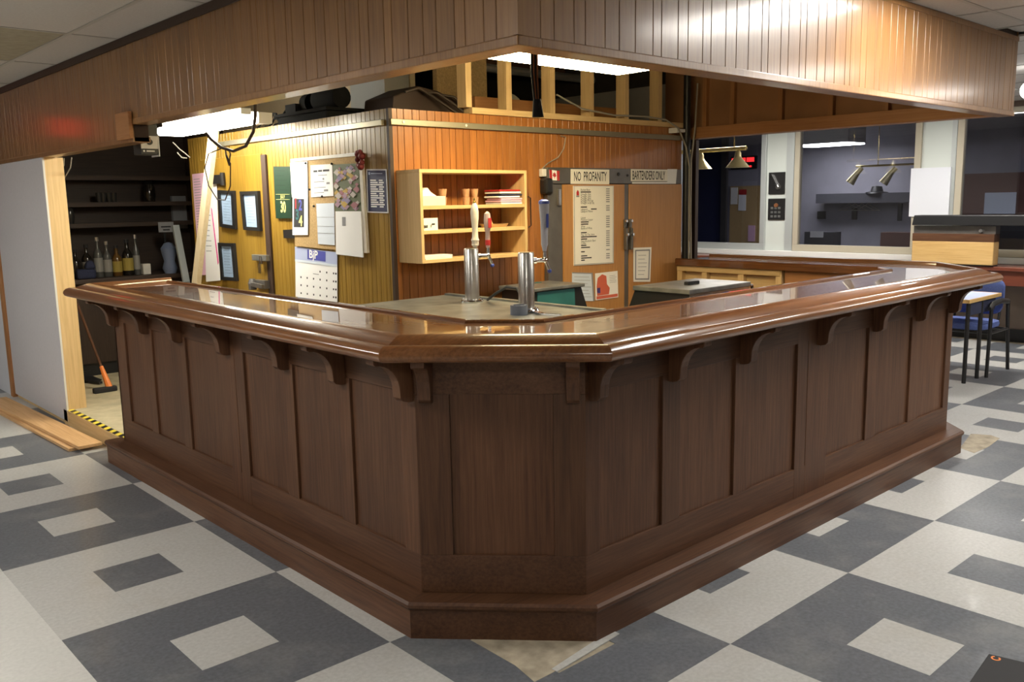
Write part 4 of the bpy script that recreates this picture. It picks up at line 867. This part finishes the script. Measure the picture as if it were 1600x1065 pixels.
# broom and dustpan
e = W(173, 611, 2, ZR); a = W(116, 462, 1, e.y+.35)
t = thing('broom', 'broom with thin dark handle and orange head in the storeroom', 'broom', tuple(e))
d = (e-a).normalized(); obj('stick', MB().tube([a-d*.2, e-d*.22], .011, 8), 'bar_z', t); obj('socket', MB().tube([e-d*.23, e-d*.03], [.016, .03], 10), 'orange', t); obj('head', MB().box((e.x-.14, e.y-.03, ZR), (e.x+.05, e.y+.03, ZR+.045)), 'rubber', t, bevel=.01)
p = W(136, 597, 2, ZR); t = thing('dustpan', 'black dustpan lying on the storeroom floor', 'dustpan', tuple(p))
obj('pan', MB().box((p.x-.14, p.y-.02, ZR), (p.x+.12, p.y+.26, ZR+.012)).box((p.x-.14, p.y+.25, ZR+.012), (p.x+.12, p.y+.26, ZR+.06)), 'black', t); obj('handle', MB().bar((p.x-.02, p.y+.0, ZR+.02), (p.x+.05, p.y-.22, ZR+.02), .03, .02), 'black', t)

# ---------------------------------------------------------------- pole, wires and post at the right end of the cooler
yp = YB-.05
def wp(x, y, yy=yp): return W(x, y, 1, yy)
p = wp(1072, 300)
one('black_pipe', MB().tube([(p.x, yp, ZR), (p.x, yp, 3.3)], .030, 12), 'black_metal', 'black vertical pipe between the fridge and the far leg of the bar', 'pipe', smooth=True)
p = wp(1086, 300, yp+.02); one('wood_post', MB().box((p.x-.022, yp, ZR), (p.x+.02, yp+.05, 2.14)), 'dark_trim', 'slim brown wooden post beside the black pipe', 'post')
one('conduit', MB().tube([wp(1090, 130, yp-.04), wp(1086, 200, yp-.04), wp(1080, 250, yp-.04), wp(1079, 330, yp-.04), wp(1080, 430, yp-.04)], .007, 6), 'cable_grey', 'grey cable running down beside the black pipe', 'cable')
one('arching_cable', MB().tube([wp(870, 148, YB-.03), wp(910, 170, YB-.03), wp(960, 180, YB-.03), wp(1010, 182, YB-.03), wp(1040, 187, YB-.04), wp(1060, 200, yp-.045), wp(1072, 230, yp-.045), wp(1077, 260, yp-.045), wp(1076, 420, yp-.045)], .007, 6), 'cable_grey', 'pale cable arching from the timber studs down the black pipe', 'cable', smooth=True)
t = thing('pipe_clamp', 'small white clamp holding the black pipe to the wall', 'clamp', tuple(wp(1060, 205))); p = wp(1058, 204)
obj('clamp_arm', MB().box((p.x-.04, yp-.03, p.z-.012), (p.x+.07, yp-.0, p.z+.012)), 'white_plastic', t); obj('clamp_block', MB().box((p.x-.05, yp-.035, p.z-.02), (p.x-.02, YB-.002, p.z+.02)), 'white_plastic', t)
p = wp(1078, 436, yp-.06); mb = MB()
mb.tube([p+Vector((-.06, 0, -.01)), p+Vector((-.02, -.01, 0)), p+Vector((.02, -.01, .015)), p+Vector((.05, 0, .04)), p+Vector((.06, .01, .01)), p+Vector((.02, .01, -.02)), p+Vector((-.04, .0, -.02))], .009, 6)
one('yellow_tie', mb, 'yellow_rope', 'yellow rope tied around the foot of the black pipe', 'rope', smooth=True)

# ---------------------------------------------------------------- window wall across the room
def yy(px, py=300, x=XW): return W(px, py, 0, x).y
def zz(px, py, x=XW): return W(px, py, 0, x).z
zsill, zhead = .97, 2.58
ww = struct(obj('wall_right', MB().box((XW, -8, 0), (XW+.15, 10, zsill-.10)).box((XW, -8, zhead), (XW+.15, 10, ZC+.05)), 'wall_low'))
yl = [yy(1197), yy(1228), yy(1437), yy(1483)]
pm = obj('mint_panel', MB().box((XW+.01, yl[1], zsill-.08), (XW+.12, yl[0], zhead)), 'panel_mint', ww)
obj('jamb', MB().box((XW-.01, yy(1240), zsill-.08), (XW+.12, yl[1]-.002, zhead)), 'aluminium', ww)
pc = obj('cream_panel', MB().box((XW+.01, yl[3], zsill-.08), (XW+.12, yl[2], zhead)), 'panel_mint', ww)
obj('jamb', MB().box((XW-.01, yy(1491), zsill-.08), (XW+.12, yl[3]-.002, zhead)), 'aluminium', ww)
obj('end_wall', MB().box((XW, -8, zsill-.10), (XW+.15, -1.6, zhead)).box((XW, 5.4, zsill-.10), (XW+.15, 10, zhead)), 'white_wall', ww)
for k, (a, b, m) in enumerate(((5.395, yy(1197)+.002, 'aluminium'), (yy(1241), yy(1437)+.002, 'frame_tan'), (yy(1492), -1.595, 'frame_tan'))):
    wd = struct(bpy.data.objects.new('window_%d' % (k+1), None)); COL.objects.link(wd)
    f = .075
    obj('window_frame', MB().box((XW-.02, b, zsill-.03), (XW+.06, a, zsill+.055)).box((XW-.02, b, zhead-.06), (XW+.06, a, zhead)).box((XW-.02, a-f, zsill+.055), (XW+.06, a, zhead-.06)).box((XW-.02, b, zsill+.055), (XW+.06, b+f, zhead-.06)), m, wd, bevel=.004)
    obj('pane', MB().box((XW+.015, b+f, zsill+.055), (XW+.02, a-f, zhead-.06)), 'pane', wd)
obj('window_sill', MB().box((XW-.09, -1.6, zsill-.10), (XW+.0, 5.4, zsill-.032)), 'sill_white', ww, bevel=.006)
struct(obj('baseboard_right', MB().box((XW-.02, -8, 0), (XW-.001, 10, .14)), 'black'))
zl = .868
lt = thing('window_ledge', 'dark red wooden ledge running under the windows', 'ledge', (XW-.25, 1, 0))
obj('ledge_top', MB().box((XW-.50, -2.5, zl-.045), (XW-.002, 5.4, zl)), 'ledge_y', lt, bevel=.008); obj('apron', MB().box((XW-.47, -2.5, zl-.20), (XW-.44, 5.4, zl-.046)), 'ledge_y', lt)
for y in (-1.8, -.2, 1.4, 3.0, 4.6): obj('leg', MB().box((XW-.46, y-.03, 0), (XW-.40, y+.03, zl-.046)), 'black', lt)
# plates on the mint panel
def wallplate(px0, py0, px1, py1, label, kind):
    y0, y1 = yy(px0, py0), yy(px1, py1); z1, z0 = zz((px0+px1)/2, py0), zz((px0+px1)/2, py1)
    t = thing('wall_plate', label, 'control plate', (XW, (y0+y1)/2, (z0+z1)/2)); obj('plate', MB().box((XW-.012, y1, z0), (XW+.01, y0, z1)), 'black_metal', t, bevel=.004)
    if kind: obj('lever', MB().bar((XW-.03, y0-.05, z1-.03), (XW-.03, (y0+y1)/2-.03, z0+.09), .03, .02), 'chrome', t); obj('hub', MB().lathe((XW-.012, (y0+y1)/2-.03, z0+.09), [(.035, 0), (.03, .02)], 12, (-1, 0, 0)), 'steel', t)
    else:
        for r in range(3):
            for c_ in range(3): obj('button', MB().box((XW-.018, y0-.045-.055*c_-.035, z0+.03+.055*r), (XW-.012, y0-.045-.055*c_, z0+.06+.055*r)), 'steel_worn', t)
        obj('hub', MB().lathe((XW-.012, (y0+y1)/2, z1-.09), [(.03, 0), (.025, .02)], 12, (-1, 0, 0)), 'copper', t)
wallplate(1202, 269, 1226, 303, 'dark wall plate with a pale lever on the mint panel', True)
wallplate(1201, 310, 1226, 343, 'dark wall plate with rows of buttons below the lever plate', False)
o = one('white_poster', MB().box((XW-.04, yy(1486, 300), zz(1455, 338)), (XW-.022, yy(1424, 300), zz(1455, 262))), 'panel_white', 'blank white board fixed over the cream wall panel', 'board')
# wooden cabinet with black lid standing on the ledge
xk = XW-.52
def yk(px): return W(px, 380, 0, xk).y
def zk(py): return W(1490, py, 0, xk).z
t = thing('keyboard_cabinet', 'pale wooden cabinet with black bands standing on the window ledge', 'cabinet', (xk+.2, yk(1490), zl))
y0, y1 = yk(1425), yk(1553)
obj('wood_front', MB().box((xk, y1, zl+.012), (xk+.16, y0, zk(377))), 'light_box', t, bevel=.01)
obj('foot_strip', MB().box((xk+.02, y1, zl), (xk+.15, y0, zl+.012)), 'black', t)
obj('dark_band', MB().box((xk, y1, zk(377)), (xk+.16, y0, zk(365))), 'bar_y', t)
obj('key_bed', MB().box((xk+.03, y1, zk(365)), (xk+.16, y0, zk(353))), 'grey_metal', t); obj('switch_knob', MB().lathe((xk+.03, yk(1531), zk(360)), [(.03, 0), (.02, .03)], 10, (-1, 0, 0)), 'chrome', t)
obj('lid', MB().prism([(xk-.02, yk(1424), zk(352)), (xk-.02, yk(1640), zk(352)), (xk-.02, yk(1640), zk(336)), (xk-.02, yk(1427), zk(336))], (.20, 0, 0)), 'black', t, bevel=.008)
obj('lid_support', MB().box((xk+.04, yk(1640), zl), (xk+.16, yk(1615), zk(352))), 'black', t)
# brass billiard lamp
xb = 6.6
a = W(1015, 243, 0, xb); b = W(1166, 231, 0, xb); zb = (b.z+W(1110, 235, 0, xb).z)/2
t = thing('billiard_lamp', 'brass billiard lamp with cone shades hanging in front of the windows', 'lamp', (xb, (a.y+b.y)/2, zb))
obj('rod', MB().tube([(xb, a.y, zb), (xb, b.y, zb)], .022, 12), 'brass', t, smooth=True)
for px in (1035, 1095, 1153):
    y = W(px, 240, 0, xb).y
    obj('shade', MB().lathe((xb, y, zb-.20), [(.13, 0), (.045, .10), (.035, .12), (.035, .155), (.02, .175), (.01, .20)], 20), 'brass_shade', t, smooth=True)
for y in (a.y-.1, b.y+.15): obj('chain', MB().tube([(xb, y, zb), (xb, y, ZC-.003)], .006, 6), 'brass', t)

# ---------------------------------------------------------------- added dim room modelling what the panes show, reflections included
XB = 11.2
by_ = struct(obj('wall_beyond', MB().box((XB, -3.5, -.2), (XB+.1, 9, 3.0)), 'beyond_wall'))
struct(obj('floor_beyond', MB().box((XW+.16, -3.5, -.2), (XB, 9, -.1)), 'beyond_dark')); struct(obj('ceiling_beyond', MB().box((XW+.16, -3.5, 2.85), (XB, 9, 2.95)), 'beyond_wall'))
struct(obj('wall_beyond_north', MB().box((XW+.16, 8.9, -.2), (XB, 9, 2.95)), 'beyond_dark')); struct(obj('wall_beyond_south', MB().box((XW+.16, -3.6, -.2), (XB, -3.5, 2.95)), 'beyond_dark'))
def far(name, px0, py0, px1, py1, m, label, cat, x=XB-.03, th=.027, **k):
    p = W(px0, py0, 0, x); q = W(px1, py1, 0, x); return one(name, MB().box((x, q.y, q.z), (x+th, p.y, p.z)), m, label, cat, **k)
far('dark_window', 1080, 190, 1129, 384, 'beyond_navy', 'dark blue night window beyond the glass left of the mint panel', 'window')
far('far_post', 1128, 200, 1133, 384, 'grey_metal', 'thin grey post beside the dark blue window beyond the glass', 'post', x=XB-.085, th=.05)
far('far_corkboard', 1141, 291, 1190, 386, 'cork', 'orange-brown cork board on the wall beyond the glass', 'notice board')
far('far_paper', 1142, 293, 1152, 319, 'paper_warm', 'cream paper pinned at the edge of the far cork board', 'paper', x=XB-.04, th=.008)
far('far_paper', 1154, 304, 1165, 329, 'paper', 'white paper with red top on the far cork board', 'paper', x=XB-.04, th=.008)
far('far_paper', 1169, 352, 1179, 377, 'paper_pink', 'pale paper low on the far cork board', 'paper', x=XB-.04, th=.008)
far('red_tab', 1155, 296, 1166, 304, 'red', 'red heading strip above the white paper on the far cork board', 'paper', x=XB-.04, th=.008)
p0 = W(1142, 246, 0, XB-.05)
o = one('led_sign', MB().box((XB-.05, W(1181, 250, 0, XB-.05).y, W(1160, 264, 0, XB-.05).z), (XB-.001, p0.y, W(1160, 244, 0, XB-.05).z)), 'black', 'black sign with glowing red marks beyond the glass', 'sign')
qs = [Vector((XB-.052, p0.y, W(1160, 244, 0, XB-.05).z)), Vector((XB-.052, W(1181, 250, 0, XB-.05).y, W(1160, 244, 0, XB-.05).z)), Vector((XB-.052, W(1181, 250, 0, XB-.05).y, W(1160, 264, 0, XB-.05).z)), Vector((XB-.052, p0.y, W(1160, 264, 0, XB-.05).z))]
lines(qs, [(.04, .12, .30, .34), (.34, .12, .60, .34), (.64, .12, .94, .34), (.40, .74, .84, .14)], o, 0, 'red_sign', name='glowing_marks')
# coat rack
rk = thing('coat_rack', 'dark coat rack shelf with hangers on the wall beyond the glass', 'coat rack', tuple(W(1350, 318, 0, XB-.3)))
p = W(1275, 303, 0, XB-.3); q = W(1422, 316, 0, XB-.3); obj('shelf', MB().box((XB-.3, q.y, q.z), (XB-.002, p.y, p.z)), 'beyond_dark', rk)
obj('hat', MB().lathe(W(1370, 302, 0, XB-.2), [(.16, 0), (.15, .02), (.09, .03), (.07, .10), (.01, .11)], 14), 'black', rk, smooth=True)
for px in (1327, 1336, 1347, 1356):
    h = W(px, 318, 0, XB-.16); obj('hanger', MB().tube([h+Vector((0, 0, .05)), h, h+Vector((.02, .18, -.10)), h+Vector((.02, -.18, -.10)), h], .008, 6), 'steel', rk)
far('wall_socket', 1277, 330, 1289, 342, 'black', 'small black plate on the wall beyond the middle window', 'plate')
far('far_bracket', 1331, 325, 1338, 343, 'black', 'black bracket on the wall under the coat hangers', 'bracket'); far('far_strap', 1403, 318, 1408, 345, 'black', 'black strap hanging from the end of the coat rack', 'strap')
def cart(px0, py0, px1, py1, m, label, x=10.3):
    p = W(px0, py0, 0, x); q = W(px1, py1, 0, x); return one('carton', MB().box((x, q.y, .72), (x+.22, p.y, p.z)), m, label, 'box')
one('far_table', MB().box((10.1, 1.2, .66), (10.55, 5.5, .72)).box((10.15, 1.3, -.1), (10.2, 1.35, .66)).box((10.45, 5.4, -.1), (10.5, 5.45, .66)).box((10.15, 5.4, -.1), (10.2, 5.45, .66)).box((10.45, 1.3, -.1), (10.5, 1.35, .66)), 'beyond_dark', 'long dark table in the room beyond the glass', 'table')
cart(1257, 362, 1302, 384, 'beyond_dark', 'black box on the far table beyond the middle window'); cart(1376, 363, 1424, 385, 'beyond_brown', 'brown carton on the far table beyond the middle window')
far('paper_on_box', 1266, 361, 1286, 371, 'paper', 'white paper on the black box beyond the middle window', 'paper', x=10.27, th=.006)
p = W(1552, 350, 0, XB-.60); q = W(1640, 392, 0, XB-.60)
one('black_cupboard', MB().box((XB-.60, q.y, -.099), (XB-.30, p.y, p.z)), 'black', 'black low cupboard beyond the right window', 'cupboard', bevel=.01)
far('brown_cupboard', 1498, 272, 1605, 384, 'beyond_brown', 'dark brown cupboard beyond the right window', 'cupboard', x=XB-.25, th=.245); far('pale_sheet', 1539, 301, 1586, 334, 'paper_blue', 'pale sheet stuck on the dark brown cupboard', 'paper', x=XB-.26, th=.006)
zl2 = 2.80; a = W(1256, 223, 2, zl2); 
fl_ = thing('far_light', 'flat white ceiling light in the room beyond the glass', 'ceiling light', (10.3, W(1295, 225, 0, 10.3).y, zl2))
yA, yB_ = W(1252, 228, 0, 10.3).y, W(1335, 228, 0, 10.3).y; zq = W(1295, 227, 0, 10.3).z
obj('diffuser', MB().box((10.1, yB_, zq), (10.6, yA, zq+.02)), 'lens_far', fl_); obj('housing', MB().box((10.09, yB_-.01, zq+.02), (10.61, yA+.01, 2.849)), 'white_plastic', fl_)
xq = 10.0; a = W(1338, 260, 0, xq); b = W(1440, 258, 0, xq)  # lamp reflection in the middle pane modelled as a solid bar
t = thing('spot_bar', 'brass spotlight bar added for the lamp mirrored in the middle window', 'lamp', (xq, a.y, a.z)); obj('rod', MB().tube([a, Vector((xq, b.y, a.z))], .014, 8), 'brass', t)
for px in (1347, 1400):
    p = W(px, 262, 0, xq); obj('shade', MB().tube([p, p+Vector((-.02, .05, -.06)), p+Vector((-.05, .14, -.20))], [.03, .035, .06], 12), 'brass_shade', t, smooth=True)
obj('chain', MB().tube([(xq, a.y-.3, a.z), (xq, a.y-.3, 2.849)], .006, 6), 'brass', t)

# ---------------------------------------------------------------- chairs and table beyond the bar
def chair(cx, cy, rz, label, cloth):
    t = thing('arm_chair', label, 'chair', (cx, cy, 0))
    R = Matrix.Rotation(rz, 3, 'Z'); C0 = Vector((cx, cy, 0))
    def P(x, y, z): return C0+R@Vector((x, y, z))
    def bent(c, sx_, sy_, sz_, n=8, curve=0.0, vertical=False):
        mb = MB(); r = .35
        mb2 = MB().sphere((0, 0, 0), 1, 20, 10)
        for v in mb2.v:
            e = [math.copysign(abs(k)**.45, k) for k in v]; x, y, z = e[0]*sx_, e[1]*sy_, e[2]*sz_
            x += curve*(y/sy_)**2*(-1); mb.v.append(tuple(P(c[0]+x+(z*.18 if vertical else 0), c[1]+y, c[2]+z)))
        mb.f = mb2.f; return mb
    obj('seat', bent((0, 0, .45), .25, .25, .04), cloth, t, smooth=True)
    obj('backrest', bent((.26, 0, .69), .035, .25, .17, curve=.05, vertical=True), cloth, t, smooth=True)
    for s in (-1, 1):
        obj('leg', MB().tube([P(-.24, s*.29, 0), P(-.22, s*.29, .64)], .016, 10), 'black_metal', t, smooth=True)
        obj('leg', MB().tube([P(.30, s*.29, 0), P(.22, s*.29, .45), P(.25, s*.27, .66)], .016, 10), 'black_metal', t, smooth=True)
        obj('armrest', MB().tube([P(-.27, s*.29, .63), P(-.20, s*.29, .665), P(0, s*.29, .68), P(.18, s*.29, .66), P(.25, s*.27, .64)], [.018, .026, .026, .024, .016], 10), 'black', t, smooth=True)
        obj('seat_support', MB().tube([P(-.2, s*.29, .40), P(.22, s*.29, .40)], .012, 8), 'black_metal', t)
        obj('back_support', MB().tube([P(.23, s*.2, .42), P(.29, s*.2, .66)], .012, 8), 'black_metal', t)
    for xx in (-.2, .2): obj('cross_bar', MB().tube([P(xx, -.29, .40), P(xx, .29, .40)], .012, 8), 'black_metal', t)
    return t
chair(6.95, .50, 0, 'blue padded armchair with black legs beyond the end of the bar', 'fabric_blue')
t = thing('side_table', 'small table with oak edge and blue-grey top in front of the armchair', 'table', (6.62, .5, 0))
obj('table_top', MB().box((6.27, .245, .72), (6.99, .80, .746)), 'pale_blue', t)
obj('oak_edge', MB().box((6.25, .225, .715), (7.01, .244, .748)).box((6.25, .801, .715), (7.01, .82, .748)).box((6.25, .244, .715), (6.269, .801, .748)).box((6.991, .244, .715), (7.01, .801, .748)), 'light_box', t, bevel=.004)
for x in (6.32, 6.62):
    for y in (.26, .78): obj('leg', MB().tube([(x, y, 0), (x, y, .72)], .018, 10), 'black_metal', t, smooth=True)
obj('apron', MB().box((6.32, .252, .60), (6.94, .268, .715)), 'fabric_navy', t)  # dark slab added where only shade lies under the table top

# ---------------------------------------------------------------- small things
c = W(1545, 1017, 2, .02); u = (W(1512, 1065, 2, .02)-c).normalized(); v = (W(1600, 1030, 2, .02)-c).normalized()
t = thing('floor_mat', 'black rubber mat with orange ring mark lying on the floor tiles', 'mat', (c.x, c.y, 0))
obj('pad', MB().prism([Vector((p.x, p.y, 0)) for p in (c, c+u*.6, c+u*.6+v*.4, c+v*.4)], (0, 0, .012)), 'rubber', t, bevel=.004)
rc = W(1556, 1028, 2, .013); mb = MB()
for k in range(20):
    a0, a1 = 2*math.pi*k/24+.6, 2*math.pi*(k+1)/24+.6
    mb.prism([(rc.x+r*math.cos(a), rc.y+r*math.sin(a), .0125) for r, a in ((.010, a0), (.016, a0), (.016, a1), (.010, a1))], (0, 0, .0008))
obj('ring_mark', mb, 'orange', t)
p = W(1609, 141, 0, 6.2)  # far ceiling light modelled as an added hanging globe
t = thing('globe_stand_in', 'glowing white globe standing in for a far ceiling light beyond the soffit', 'lamp', tuple(p))
obj('globe', MB().sphere(p, .07, 18, 12), 'bulb', t, smooth=True); obj('stem', MB().tube([p, (p.x, p.y, ZC-.003)], .012, 8), 'brass', t)
ex = (-.55, 6.4, 2.42)
t = thing('exit_sign', 'red glowing exit sign hanging from the ceiling by the doorway', 'exit sign', ex)
obj('case', MB().box((ex[0]-.16, ex[1], ex[2]-.09), (ex[0]+.16, ex[1]+.04, ex[2]+.09)), 'white_plastic', t); obj('face', MB().box((ex[0]-.15, ex[1]-.004, ex[2]-.08), (ex[0]+.15, ex[1], ex[2]+.08)), 'red_sign', t); obj('stem', MB().tube([(ex[0], ex[1]+.02, ex[2]+.09), (ex[0], ex[1]+.02, ZC-.003)], .01, 6), 'white_plastic', t)
